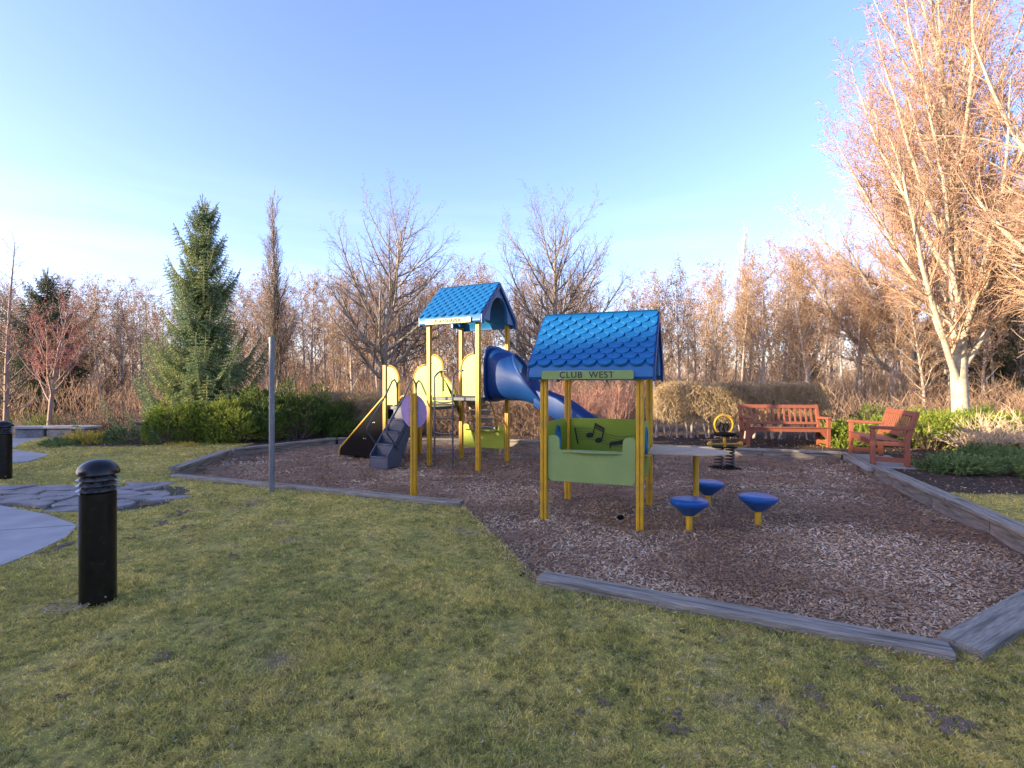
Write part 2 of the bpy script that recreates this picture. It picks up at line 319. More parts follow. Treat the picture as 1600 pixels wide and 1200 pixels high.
def flat_slab(name, P, m, dz, th=.1):
    mb = MB(); P2 = []
    for i in range(len(P)):
        a, b_ = P[i], P[(i+1) % len(P)]
        for k in range(4): P2.append((a[0]+(b_[0]-a[0])*k/4, a[1]+(b_[1]-a[1])*k/4))
    z = sum(g(*p) for p in P if p[0] > -12)/max(1, len([p for p in P if p[0] > -12]))+dz
    k = len(P2); mb.add([(x, y, z-th) for x, y in P2]+[(x, y, z) for x, y in P2], [tuple(range(k-1, -1, -1)), tuple(range(k, 2*k))]+[(i, (i+1) % k, k+(i+1) % k, k+i) for i in range(k)])
    return part(name, mb, m), z
# near path in two slabs with a joint
def clipline(P, a, b_, side):   # keep the part of P on one side of line ab
    o = []
    f = lambda p: ((b_[0]-a[0])*(p[1]-a[1])-(b_[1]-a[1])*(p[0]-a[0]))*side
    for i in range(len(P)):
        p, q = P[i], P[(i+1) % len(P)]; fp, fq = f(p), f(q)
        if fp >= 0: o.append(p)
        if fp*fq < 0: s_ = fp/(fp-fq); o.append((p[0]+(q[0]-p[0])*s_, p[1]+(q[1]-p[1])*s_))
    return o
path, zp = flat_slab('path', PATH, M['concrete'], -.020); struct(path)
ja, jb = (-5.06, 5.06+.0), (-4.3, 5.42)
for sd_ in (1, -1):
    off = .012*sd_
    sl, _ = flat_slab('slab', clipline(PATH, (-6.0, 4.98+off), (-4.6, 5.42+off), sd_), M['concrete'], .012, .03); sl.parent = path
p2, _ = flat_slab('path', PATH2, M['concrete'], .004); struct(p2)

# flagstones: irregular pieces with open joints, each a part of the paving
fb = MB(); fb_o, zf = flat_slab('stone_paving', FLAG, mat('joint_soil', (.04, .035, .025), .95, c2=(.07, .075, .03), nscale=9, bump=.5, coords='World'), -.02); struct(fb_o)
rows = 6; ys = np.linspace(6.0, 7.8, rows+1); r2 = random.Random(5)
J = {}
def jp(i, j):
    if (i, j) not in J: J[(i, j)] = (-9.1+i*.36+(j % 2)*.16+r2.uniform(-.12, .12), 6.0+j*.3+r2.uniform(-.08, .08))
    return J[(i, j)]
for j in range(rows):
    i = 0
    while i < 15:
        w_ = r2.choice([1, 1, 2, 2, 3]); w_ = min(w_, 15-i)
        P = [jp(k, j) for k in range(i, i+w_+1)]+[jp(k, j+1) for k in range(i+w_, i-1, -1)]; i += w_
        cx = sum(p[0] for p in P)/len(P); cy = sum(p[1] for p in P)/len(P)
        if not inpoly(np.array(cx), np.array(cy), FLAG) or polydist(np.array(cx), np.array(cy), FLAG) < .08: continue
        Q = []
        for (x, y) in P:
            dx, dy = x-cx, y-cy; ln = math.hypot(dx, dy); s_ = (ln-.022)/ln; Q.append((cx+dx*s_, cy+dy*s_))
        # round the corners
        RQ = []
        for k in range(len(Q)):
            a, c_, d_ = Q[k-1], Q[k], Q[(k+1) % len(Q)]
            for e, s_ in ((a, .22), (d_, .22)): RQ.append((c_[0]+(e[0]-c_[0])*s_*(.6+.8*r2.random()), c_[1]+(e[1]-c_[1])*s_*(.6+.8*r2.random())))
        mb = MB(); z = zf+.035+r2.uniform(-.006, .01); k = len(RQ); tl = r2.uniform(-.015, .015), r2.uniform(-.015, .015)
        mb.add([(x, y, z-.05) for x, y in RQ]+[(x, y, z-.006+(x-cx)*tl[0]) for x, y in RQ]+[(cx+(x-cx)*.95, cy+(y-cy)*.95, z+(x-cx)*tl[0]) for x, y in RQ],
               [tuple(range(2*k, 3*k))]+[(i_, (i_+1) % k, k+(i_+1) % k, k+i_) for i_ in range(k)]+[(k+i_, k+(i_+1) % k, 2*k+(i_+1) % k, 2*k+i_) for i_ in range(k)])
        part('paving_stone', mb, M['stone'], fb_o)

# hills on the horizon
hv = []; n_ = 140
for k in range(n_+1):
    a = R(-60)+R(120)*k/n_; x, y = math.sin(a)*3600, math.cos(a)*3600
    h = 18+42*vnoise(np.array(k*1.), np.array(0.), 9, 8)+25*vnoise(np.array(k*1.), np.array(3.), 28, 9)
    if a > R(20): h += 40*math.sin(min(1, (a-R(20))/R(20))*PI/2)
    hv += [(x, y, -5), (x*1.04, y*1.04, float(h)), (x*1.2, y*1.2, -5)]
hm = MB().add(hv, [f for k in range(n_) for f in ((3*k, 3*k+3, 3*k+4, 3*k+1), (3*k+1, 3*k+4, 3*k+5, 3*k+2))]); hm.sm = True
struct(part('hills', hm, M['hill']))

# ------------------------------------------------------------------ the building behind the camera whose shade covers the foreground
def building():
    th = thing('apartment_building', 'low stucco apartment building with gabled roof behind the viewer, shading the lawn', 'building', (0, -13.4, 0), R(-13))
    mb = MB(); EZ = 8.85
    mb.box((-32, -6, EZ/2), (44, 12, EZ)); part('wall', mb, M['wall'], th)
    # roof profile facing the playground: eave with shallow gables
    prof = [(-55, EZ)]
    gables = [(-51, 2.5, .5), (-45.6, 2.2, .3), (-39.6, 1.9, .32), (-35.4, 1.9, .36), (-30, 2.4, .4), (-23, 3.4, .6), (-15.5, 3, .5)]
    for gx_, hw, gh in gables: prof += [(gx_-hw, EZ+.02), (gx_, EZ+.02+gh), (gx_+hw, EZ+.02)]
    prof += [(-9, EZ)]
    rm = MB(); k = len(prof); P = prof+[(-9, EZ-.3), (-55, EZ-.3)]
    rm.plate(P, (0, -6, 0), (1, 0, 0), (0, 0, 1), 12.8); part('roof', rm, M['roofing'], th)
    for fl in range(3):
        for i in range(12):
            wx = -51+i*3.5; fr = part('window', MB().ring([(-.8, -.75), (.8, -.75), (.8, .75), (-.8, .75)], [(-.7, -.65), (.7, -.65), (.7, .65), (-.7, .65)], (wx, .03, 1.6+fl*3.0), (1, 0, 0), (0, 0, 1), .09), M['concrete'], th)
            part('pane', MB().box((wx, .01, 1.6+fl*3.0), (1.4, .02, 1.3)), M['glass'], fr)
building()

# ------------------------------------------------------------------ timber edging
def beam(th, a, b_, zt, wid, hgt, name='board', m='timber', over=0, twist=0):
    a = Vector((a[0], a[1], 0)); b_ = Vector((b_[0], b_[1], 0)); d = b_-a; Ln = d.length; yaw = math.atan2(d.y, d.x); c = (a+b_)/2
    n = max(2, int(Ln/.35)); mb = MB(); r3 = random.Random(int(Ln*1000)+int(zt*100)); vs = []
    for i in range(n+1):
        x = -Ln/2+Ln*i/n; j = [r3.uniform(-.004, .004) for _ in range(6)]
        vs += [(x, -wid/2+j[0], -hgt), (x, wid/2+j[1], -hgt), (x, wid/2+j[1], -.008+j[4]*.4), (x, wid/2-.01+j[1], j[2]*.5), (x, -wid/2+.01+j[0], j[3]*.5), (x, -wid/2+j[0], -.008+j[5]*.4)]
    fs = [(i*6+q, i*6+(q+1) % 6, (i+1)*6+(q+1) % 6, (i+1)*6+q) for i in range(n) for q in range(6)]+[(5, 4, 3, 2, 1, 0), tuple(n*6+q for q in range(6))]
    fs = [tuple(reversed(f)) for f in fs]
    mb.add(vs, fs)
    return part(name, mb, M[m], th, loc=(c.x, c.y, zt), rot=(r3.uniform(-.01, .01), 0, yaw))
def lerp(a, b_, s_): return (a[0]+(b_[0]-a[0])*s_, a[1]+(b_[1]-a[1])*s_)
def edging(label, a, b_, za, n, wid, capw=0, boards=True, gap=.004, hgt=.2):
    th = thing('timber_edging', label, 'timber edging')
    L_ = math.dist(a, b_)
    for i in range(n):
        p, q = lerp(a, b_, i/n+gap/L_), lerp(a, b_, (i+1)/n-gap/L_); z = za
        if capw:
            beam(th, p, q, z, capw, .042, 'cap_board')
        else: beam(th, p, q, z, wid, hgt, 'timber')
    if capw:
        m = n*2-1
        for i in range(m):
            p, q = lerp(a, b_, i/m+gap/L_), lerp(a, b_, (i+1)/m-gap/L_)
            beam(th, p, q, za-.044, wid, .22, 'face_board', 'timber_face')
    return th
edging('long low timber between lawn and mulch in front of the yellow sign post', (-5.42, 8.22), (-.62, 6.32), .105, 2, .13)
edging('grey weathered timber in the foreground, edging mulch below the blue mushroom stools', (.22, 3.93), (2.43, 2.83), .095, 1, .17)
edging('wide grey timber leaving the frame at the lower right corner', (2.50, 2.86), (4.42, 3.97), .105, 1, .21)
edging('long capped timber kerb wall along the right side of the mulch below the angled bench', (4.50, 3.98), (6.55, 10.05), .215, 3, .10, .19)
edging('capped timber kerb in front of the facing bench and the spring rider', (6.50, 10.12), (-.14, 12.40), .215, 3, .10, .16)
edging('timber kerb at the back of the mulch behind the playground tower', (-.2, 12.42), (-4.33, 12.80), .215, 2, .10, .15)
edging('timber kerb along the dark mugo pines at the back left of the mulch', (-4.42, 12.74), (-5.82, 10.62), .215, 1, .10, .17)
edging('short sloping timber kerb at the far left corner of the mulch beside the lawn', (-5.86, 10.50), (-5.50, 8.33), .20, 1, .10, .18)

# ------------------------------------------------------------------ mushroom stools, bollards, poles
def stool_proto():
    th = thing('mushroom_stool', '', 'stool', group='blue mushroom stools round the play table')
    part('post', MB().tube([(0, 0, -.05), (0, 0, .22)], .033, 20), M['yellow'], th)
    pr = [(.045, .15), (.06, .15), (.10, .185), (.165, .245), (.192, .268), (.198, .285), (.196, .305), (.18, .318), (.12, .326), (.05, .329), (.03, .326), (.004, .326)]
    part('seat', MB().lathe(pr, 48), M['seat_blue'], th)
    return th
st = stool_proto()
for i, (x, y, lb) in enumerate([(1.89, 5.46, 'blue mushroom stool nearest the playhouse, in front of the table leg'), (2.50, 6.53, 'blue mushroom stool farthest back, just behind the yellow table leg'), (2.71, 5.64, 'blue mushroom stool standing apart to the right of the table')]):
    o = st if i == 0 else copy_tree(st); o.location = (x, y, -.01+.015*(i != 1)); o['label'] = lb
def bollard_proto():
    th = thing('bollard_light', '', 'bollard light', group='black bollard lights on the lawn')
    part('column', MB().lathe([(.105, -.05), (.105, .755), (.1, .76), (.03, .76)], 48), M['bollard'], th)
    part('lamp_core', MB().lathe([(.075, .761), (.075, .885), (.02, .885)], 32), M['bollard'], th)
    for k in range(3):
        z = .772+.038*k; part('louvre', MB().lathe([(.080, z+.022), (.121, z), (.122, z+.003), (.082, z+.027)], 48), M['louvre'], th)
    pr = [(.01, .886), (.118, .880), (.124, .886)]+[(.124*math.cos(a), .886+.10*math.sin(a)) for a in [R(x) for x in range(8, 90, 9)]]+[(.004, .986)]
    part('cap', MB().lathe(pr, 48), M['bollard'], th)
    for a in (150, 210, 330, 30): part('screw', MB().lathe([(.006, 0), (.006, .004), (.001, .005)], 10), M['bolt'], th, loc=(.106*math.cos(R(a)), .106*math.sin(R(a)), .05), rot=(0, R(90), R(a)))
    return th
bo = bollard_proto(); bo.location = (-2.87, 3.55, .045); bo['label'] = 'black domed bollard light with louvres standing in the near lawn'
b2 = copy_tree(bo); b2.location = (-7.95, 8.0, .07); b2.scale = (1, 1, .92); b2['label'] = 'farther black bollard light cut by the left edge of the photo'
th = thing('metal_pole', 'tall plain grey galvanised pole standing in the lawn by the timber edging', 'pole', (-3.34, 7.12, .04))
part('tube', MB().tube([(0, 0, -.1), (0, 0, 2.13)], .037, 28), M['galv'], th)
part('cap', MB().lathe([(.041, 2.07), (.041, 2.155), (.03, 2.165), (.004, 2.165)], 28), M['galv'], th)
part('collar', MB().lathe([(.037, 1.33), (.0395, 1.33), (.0395, 1.36), (.037, 1.36)], 28), M['galv'], th)

def post_prof(w=.078, s=.0055, dpt=.014):
    h = w/2; c = .006; P = []
    for k in range(4):
        a = k*PI/2; ca, sa = math.cos(a), math.sin(a)
        for x, y in ((-h+c, -h), (-s, -h), (-s+.001, -h+dpt), (s-.001, -h+dpt), (s, -h), (h-c, -h)): P.append((x*ca-y*sa, x*sa+y*ca))
    return P
def post(th, x, y, z0, z1, w=.078, cap=True, lab=None):
    mb = MB(); mb.plate(post_prof(w), (x, y, (z0+z1)/2), (1, 0, 0), (0, 1, 0), z1-z0)
    o = part('post', mb, M['yellow'], th, label=lab)
    if cap: part('post_cap', MB().box((x, y, z1+.006), (w+.004, w+.004, .012)), M['yellow'], o, bevel=.004)
    return o
# purple information sign on a yellow post
th = thing('sign_post', 'yellow post carrying a purple oval instruction panel at the mulch edge', 'sign post', (-1.36, 7.09, 0), R(-8))
post(th, 0, 0, -.1, 1.41)
ov = []
for k in range(40):
    a = 2*PI*k/40; x = .185*math.cos(a); y = .245*math.sin(a)
    x2 = x*math.cos(R(22))-y*math.sin(R(22)); y2 = x*math.sin(R(22))+y*math.cos(R(22)); ov.append((x2-.015+(.02*math.sin(a)), y2))
pn = part('panel', MB().plate(ov, (0, .052, 1.17), (1, 0, 0), (0, 0, 1), .018), M['purple'], th, bevel=.003)
tx = MB()
for k in range(19):
    z = 1.33-k*.0175
    for x0, x1 in ((-.165, -.055), (.05, .13)):
        x0 += .05*abs(z-1.17)/.2*(1 if x0 < 0 else 0)+.01*rnd.random(); x1 -= (.035*rnd.random()+(.05*abs(z-1.2)/.2 if x1 > 0 else 0))
        if x1-x0 > .03 and z > .99: tx.box(((x0+x1)/2, .041, z), (x1-x0, .003, .006))
stuff(part('printed_lines', tx, M['purple_print'], pn))

# ------------------------------------------------------------------ playhouse roofs
SW, RH, HD, HL, FS = 8, .63, .66, .69, .16      # scales per row, rise, half depth, half length, fascia
slope = math.atan2(RH, HD); SLn = math.hypot(RH, HD); NR = 10
def shingle_mesh(half=0):
    w_ = 2*HL/SW*.985; ph = SLn/NR; n = 9; vs = []; top = ph*1.0
    xs = [(-w_/2+w_*k/(n-1)) for k in range(n)]
    if half < 0: xs = [(-w_/2+w_/2*k/(n-1)) for k in range(n)]
    if half > 0: xs = [(w_/2*k/(n-1)) for k in range(n)]
    lo = []
    for x in xs: lo.append((x, -ph*.8*math.sqrt(max(0, 1-(x/(w_/2))**2))))
    T = [(x, top, .001) for x, _ in lo]; Mi = [(x*.99, y*.72+top*.28-.006, .020) for x, y in lo]; Lo = [(x*.96, y+.006, .021) for x, y in lo]; Bt = [(x, y, -.002) for x, y in lo]
    vs = T+Mi+Lo+Bt; fs = [((r+1)*n+k, (r+1)*n+k+1, r*n+k+1, r*n+k) for r in range(3) for k in range(n-1)]
    fs += [tuple(r*n for r in range(4)), tuple(r*n+n-1 for r in (3, 2, 1, 0))]
    me = mkmesh('shingle', vs, fs, M['blue'], True); me.set_sharp_from_angle(angle=R(50)); return me
SM = {0: shingle_mesh(0), 1: shingle_mesh(1), -1: shingle_mesh(-1)}
def arch_pts(hw, h, n):   # from bottom-left up over to bottom-right
    P = []; cy = h-hw*1.25
    for k in range(n):
        a = PI-PI*k/(n-1); P.append((hw*math.cos(a), cy+hw*1.25*math.sin(a)))
    return P, cy
def text_mesh(s_, size, m, depth=.002, offs=.0):
    cu = bpy.data.curves.new('t', 'FONT'); cu.body = s_; cu.size = size; cu.extrude = depth; cu.align_x = 'CENTER'; cu.align_y = 'CENTER'; cu.space_character = 1.12; cu.offset = offs
    o = bpy.data.objects.new('t', cu); COL.objects.link(o); dg = bpy.context.evaluated_depsgraph_get(); me = bpy.data.meshes.new_from_object(o.evaluated_get(dg)); bpy.data.objects.remove(o)
    me.materials.clear(); me.materials.append(m); return me
def split_letters(me):
    n = len(me.vertices); par = list(range(n))
    def find(a):
        while par[a] != a: par[a] = par[par[a]]; a = par[a]
        return a
    for p in me.polygons:
        vs = list(p.vertices)
        for v in vs[1:]: par[find(v)] = find(vs[0])
    gr = {}
    for p in me.polygons: gr.setdefault(find(p.vertices[0]), []).append(list(p.vertices))
    out_ = []
    boxes = [(min(me.vertices[v].co.x for f in fs for v in f), fs) for fs in gr.values()]
    for x, fs in sorted(boxes, key=lambda q: q[0]):
        ids = sorted({v for f in fs for v in f}); mp_ = {v: i for i, v in enumerate(ids)}
        out_.append(mkmesh('letter', [tuple(me.vertices[v].co) for v in ids], [[mp_[v] for v in f] for f in fs], M['ink']))
    return out_
def make_roof(th, z0, words, boardm, size):
    ze = z0+FS
    for sg, nm in ((1, 'front'), (-1, 'rear')):
        mb = MB(); P = [(-HL, 0), (HL, 0), (HL, SLn), (-HL, SLn)]
        # sloped shell and upright fascia as one moulded piece
        c, s_ = math.cos(slope), math.sin(slope); tk = .05
        prof = [(-HD-.012, z0), (-HD-.03, z0+.03), (-HD-.012, ze-.02), (-HD+.004, ze+.012), (-.002, ze+RH+.004), (-.002, ze+RH-.065), (-HD+.06, ze-.035), (-HD+.045, z0)]
        prof = [(y*sg, z) for y, z in prof]; k = len(prof)
        vs = [(x, y, z) for x in (-HL, HL) for y, z in prof]
        fs = [tuple(range(k)), tuple(range(2*k-1, k-1, -1))]+[((i+1) % k, i, k+i, k+(i+1) % k) for i in range(k)]
        if sg > 0: fs = [tuple(reversed(f)) for f in fs]
        ro = part('roof', mb.add(vs, [tuple(reversed(f)) for f in fs]), M['blue'], th, bevel=.01)
        for r in range(NR):
            d = SLn-(r+1)*SLn/NR+.035*0
            offs = r % 2
            cs = [(-HL+2*HL/SW*(k+.5), 0) for k in range(SW)] if not offs else [(-HL, 1)]+[(-HL+2*HL/SW*k, 0) for k in range(1, SW)]+[(HL, -1)]
            d += .034
            for x, hf in cs:
                xx = x if sg > 0 else -x
                link('shingle', SM[hf], ro, (xx if sg > 0 else -x, (-HD+d*c)*sg-s_*.004*sg, ze+.010+d*s_+c*.004), (slope, 0, 0 if sg > 0 else PI))
    for sx in (-1, 1):
        n = 25; inner, cy = arch_pts(.34, .47, n)
        inner = [(-.34, .0)]+inner+[(.34, .0)]
        outer = []
        tri = [(-HD+.05, 0), (-.0, RH+.06), (HD-.05, 0)]
        m_ = len(inner)
        for k in range(m_):
            s_ = k/(m_-1); outer.append(lerp(tri[0], tri[1], s_*2) if s_ <= .5 else lerp(tri[1], tri[2], s_*2-1))
        outer = [(x, y+.0) for x, y in outer]
        mb = MB().ring(outer, inner, (sx*(HL-.045), 0, z0+.055), (0, 1, 0), (0, 0, 1), .06, closed=False)
        part('gable', mb, M['blue'], th, bevel=.008)
        part('bargeboard', MB().ring([(-HD-.02, FS*0-.02), (-HD-.02, FS), (0, ze+RH-z0+.018), (HD+.02, FS), (HD+.02, -.02)], [(-HD+.06, -.02), (-HD+.06, FS-.03), (0, ze+RH-z0-.075), (HD-.06, FS-.03), (HD-.06, -.02)], (sx*(HL+.006), 0, z0), (0, 1, 0), (0, 0, 1), .028, closed=False), M['deep_blue'], th, bevel=.006)
    bw = .51; P = []
    for cx, cy, a0 in ((bw-.025, -.05+.012, -90), (bw-.025, .05-.025, 0), (-bw+.025, .05-.025, 90), (-bw+.025, -.05+.012, 180)):
        for k in range(4): a = R(a0+30*k); P.append((cx+.024*math.cos(a), cy+(.024 if cy > 0 else .010)*math.sin(a)))
    sb = part('sign_board', MB().plate(P, (-.02, -HD-.045, z0+.05), (1, 0, 0), (0, 0, 1), .014), boardm, th, bevel=.002)
    tm = text_mesh(words, size, M['ink'], offs=.0004 if size > .095 else .0032)
    for lm in split_letters(tm): link('letter', lm, sb, (-.02, -HD-.0535, z0+.048), (R(90), 0, 0))
    for x in (-.31, .27):
        for z in (.085, .012): part('bolt', MB().lathe([(.006, 0), (.006, .004), (.002, .006)], 10), M['bolt'], sb, loc=(x, -HD-.052, z0+z), rot=(R(90), 0, 0))
# counter panel (raised horns at both ends and a shelf between)
def counter_panel(th, W, y, zb, zc, zt, m, hornw=.15, name='counter_panel'):
    x = W/2-.035; P = [(-x+.04, zb), (x-.04, zb), (x, zb+.04), (x, zt-.06)]
    for k in range(8):
        a = R(90*k/7); P.append((x-.04+.04*math.cos(a), zt-.04+.04*math.sin(a)))
    for k in range(9):
        a = R(90+80*k/8); P.append((x-hornw*.5+hornw*.42*math.cos(a), zt-hornw*.42+hornw*.42*math.sin(a)))
    P.append((x-hornw+.01, zc+.04)); P.append((x-hornw-.03, zc))
    left = [(-a, b_) for a, b_ in reversed(P[3:])]
    P = P+left+[(-x, zb+.04)]
    o = part(name, MB().plate(P, (0, y, 0), (1, 0, 0), (0, 0, 1), .02), m, th, bevel=.004)
    return o
def bolts(par, pts, n=(0, -1, 0), r=.007):
    rot_ = Vector(n).to_track_quat('Z', 'Y').to_euler()
    me = None
    for p in pts:
        if me is None:
            o = part('bolt', MB().lathe([(r, 0), (r, .004), (r*.4, .007)], 10), M['bolt'], par, loc=p, rot=rot_); me = o.data
        else: link('bolt', me, par, p, rot_)

# ------------------------------------------------------------------ near playhouse
def playhouse():
    th = thing('playhouse', 'open toddler playhouse on four yellow posts under a blue scalloped roof with lettered board', 'playhouse', (1.074, 6.265, 0), R(-20))
    hx, hy = .54, .565
    for x in (-hx, hx):
        for y in (-hy, hy): post(th, x, y, -.12, 1.66, cap=False)
    make_roof(th, 1.60, 'CLUB  WEST', M['lime_sh'], .098)
    cp = counter_panel(th, 2*hx-.02, -hy-.006, .44, .775, .965, M['lime_sh'])
    P = [(-.33, .10), (.36, .10), (.36, .0)]+[(.36-.69*k/10, -.05*math.sin(PI*k/10)-.0) for k in range(1, 10)]+[(-.33, 0)]
    sh = part('shelf', MB().plate(P, (0, -hy-.02, .787), (1, 0, 0), (0, 1, 0), .018), M['lime_sh'], th, bevel=.003)
    bolts(cp, [(x, -hy-.017, z) for x in (-.49, .49) for z in (.52, .84)])
    bolts(cp, [(x, -hy-.017, .74) for x in (-.28, -.1, .1, .26)], r=.005)
    # rear panel with music
    P = [(-.50, .42), (.50, .42), (.50, 1.06), (.47, 1.09), (-.47, 1.09), (-.50, 1.06)]
    rp = part('music_panel', MB().plate(P, (0, hy+.0, 0), (1, 0, 0), (0, 0, 1), .02), M['lime_green'], th, bevel=.004)
    y = hy-.013
    sl = MB()
    for r in range(5):
        pts = [(-.42+.88*k/16+.0, y, .93-.036*r+.035*math.sin(2.2*k/16*PI+.3)-.06*(k/16)+.05*(k/16)*r*.1) for k in range(17)]
        for a, b_ in zip(pts, pts[1:]): sl.plate([(0, -.002), (1, -.002), (1, .002), (0, .002)], a, Vector(b_)-Vector(a), (0, 0, 1), .003)
    part('staff_lines', sl, M['ink'], rp)
    part('bar_line', MB().plate([(-.018+.0, .955), (0, .965), (.045, .745), (.025, .74)], (-.43, y-.002, 0), (1, 0, 0), (0, 0, 1), .004), M['ink'], rp)
    nt_ = MB(); el = [(.048*math.cos(a), .036*math.sin(a)) for a in [2*PI*k/20 for k in range(20)]]
    nt_.plate(el, (-.235, y-.003, .865), (1, 0, .15), (-.1, 0, 1), .006); nt_.plate(el, (-.115, y-.003, .80), (1, 0, .15), (-.1, 0, 1), .006)
    nt_.plate([(-.203, .86), (-.19, .865), (-.145, 1.03), (-.162, 1.03)], (0, y-.003, 0), (1, 0, 0), (0, 0, 1), .006)
    nt_.plate([(-.083, .80), (-.07, .80), (-.035, .955), (-.052, .965)], (0, y-.003, 0), (1, 0, 0), (0, 0, 1), .006)
    nt_.plate([(-.165, 1.035), (-.035, .965), (-.04, .93), (-.17, 1.0)], (0, y-.0045, 0), (1, 0, 0), (0, 0, 1), .006)
    nt_.plate([(-.168, .99), (-.045, .925), (-.048, .905), (-.173, .97)], (0, y-.0045, 0), (1, 0, 0), (0, 0, 1), .006)
    part('music_note', nt_, M['ink'], rp)
    part('piano_keys', MB().plate([(.03, .78), (.26, .83), (.34, .80), (.34, .775), (.05, .74), (.045, .70), (.03, .70)], (0, y-.003, 0), (1, 0, 0), (0, 0, 1), .006), M['ink'], rp)
    bolts(rp, [(-.3, y, 1.04), (0, y, 1.035), (.3, y, 1.04)], r=.005)
    # left panel with an arch hole trimmed in blue; right panel the same
    for sx, nm in ((-1, 'side_panel'), (1, 'side_panel')):
        n = 21; inn = [(.11*math.cos(a), .86+.17*math.sin(a)) for a in [2*PI*k/n for k in range(n)]]
        c = [(-.5, .47), (-.5, .47), (.5, .47), (.5, 1.09), (-.5, 1.09)]
        outp = []
        for k in range(n):
            a = 2*PI*k/n; dx, dy = math.cos(a), math.sin(a); s_ = min(.50/abs(dx) if dx else 9, (.24 if dy > 0 else .42)/abs(dy) if abs(dy) > 1e-6 else 9); outp.append((dx*s_, .86+dy*s_))
        sp = part(nm, MB().ring(outp, inn, (sx*(hx+0), 0, 0), (0, 1, 0), (0, 0, 1), .02), M['lime_green'], th, bevel=.003)
        inn2 = [(x*.86, .86+(z-.86)*.9) for x, z in inn]; inn3 = [(x*1.12, .86+(z-.86)*1.08) for x, z in inn]
        part('arch_trim', MB().ring(inn3, inn2, (sx*(hx-.0), 0, 0), (0, 1, 0), (0, 0, 1), .05), M['blue'], sp, bevel=.004)
    # table board fixed to the right hand posts, one leg
    P = [(hx+.06, -.36), (hx+.06, .30)]+[(hx+.52+.40*math.sin(PI*k/16), .30*math.cos(PI*k/16)-.03) for k in range(0, 17)]
    tb = part('table_board', MB().plate(list(reversed(P)), (0, 0, .775), (1, 0, 0), (0, 1, 0), .024), M['board'], th, bevel=.005)
    lg = part('table_leg', MB().tube([(0, 0, -.1), (0, 0, .762)], .034, 20), M['yellow'], th, loc=(1.107, .123, 0))
    part('bracket', MB().box((hx+.05, -.4, .755), (.10, .05, .014)), M['yellow'], th, bevel=.003)
    bolts(tb, [(hx+.13, -.25, .788), (hx+.13, .15, .788), (hx+.5, -.1, .788), (hx+.5, .05, .788)], n=(0, 0, 1))
M['lime_sh'] = mat('green_board_shaded_lime', (.19, .28, .085), .5, c2=(.22, .31, .10), nscale=2.5, bump=.05, bscale=200)  # playhouse board green, also the shaded lime of one tower panel
playhouse()

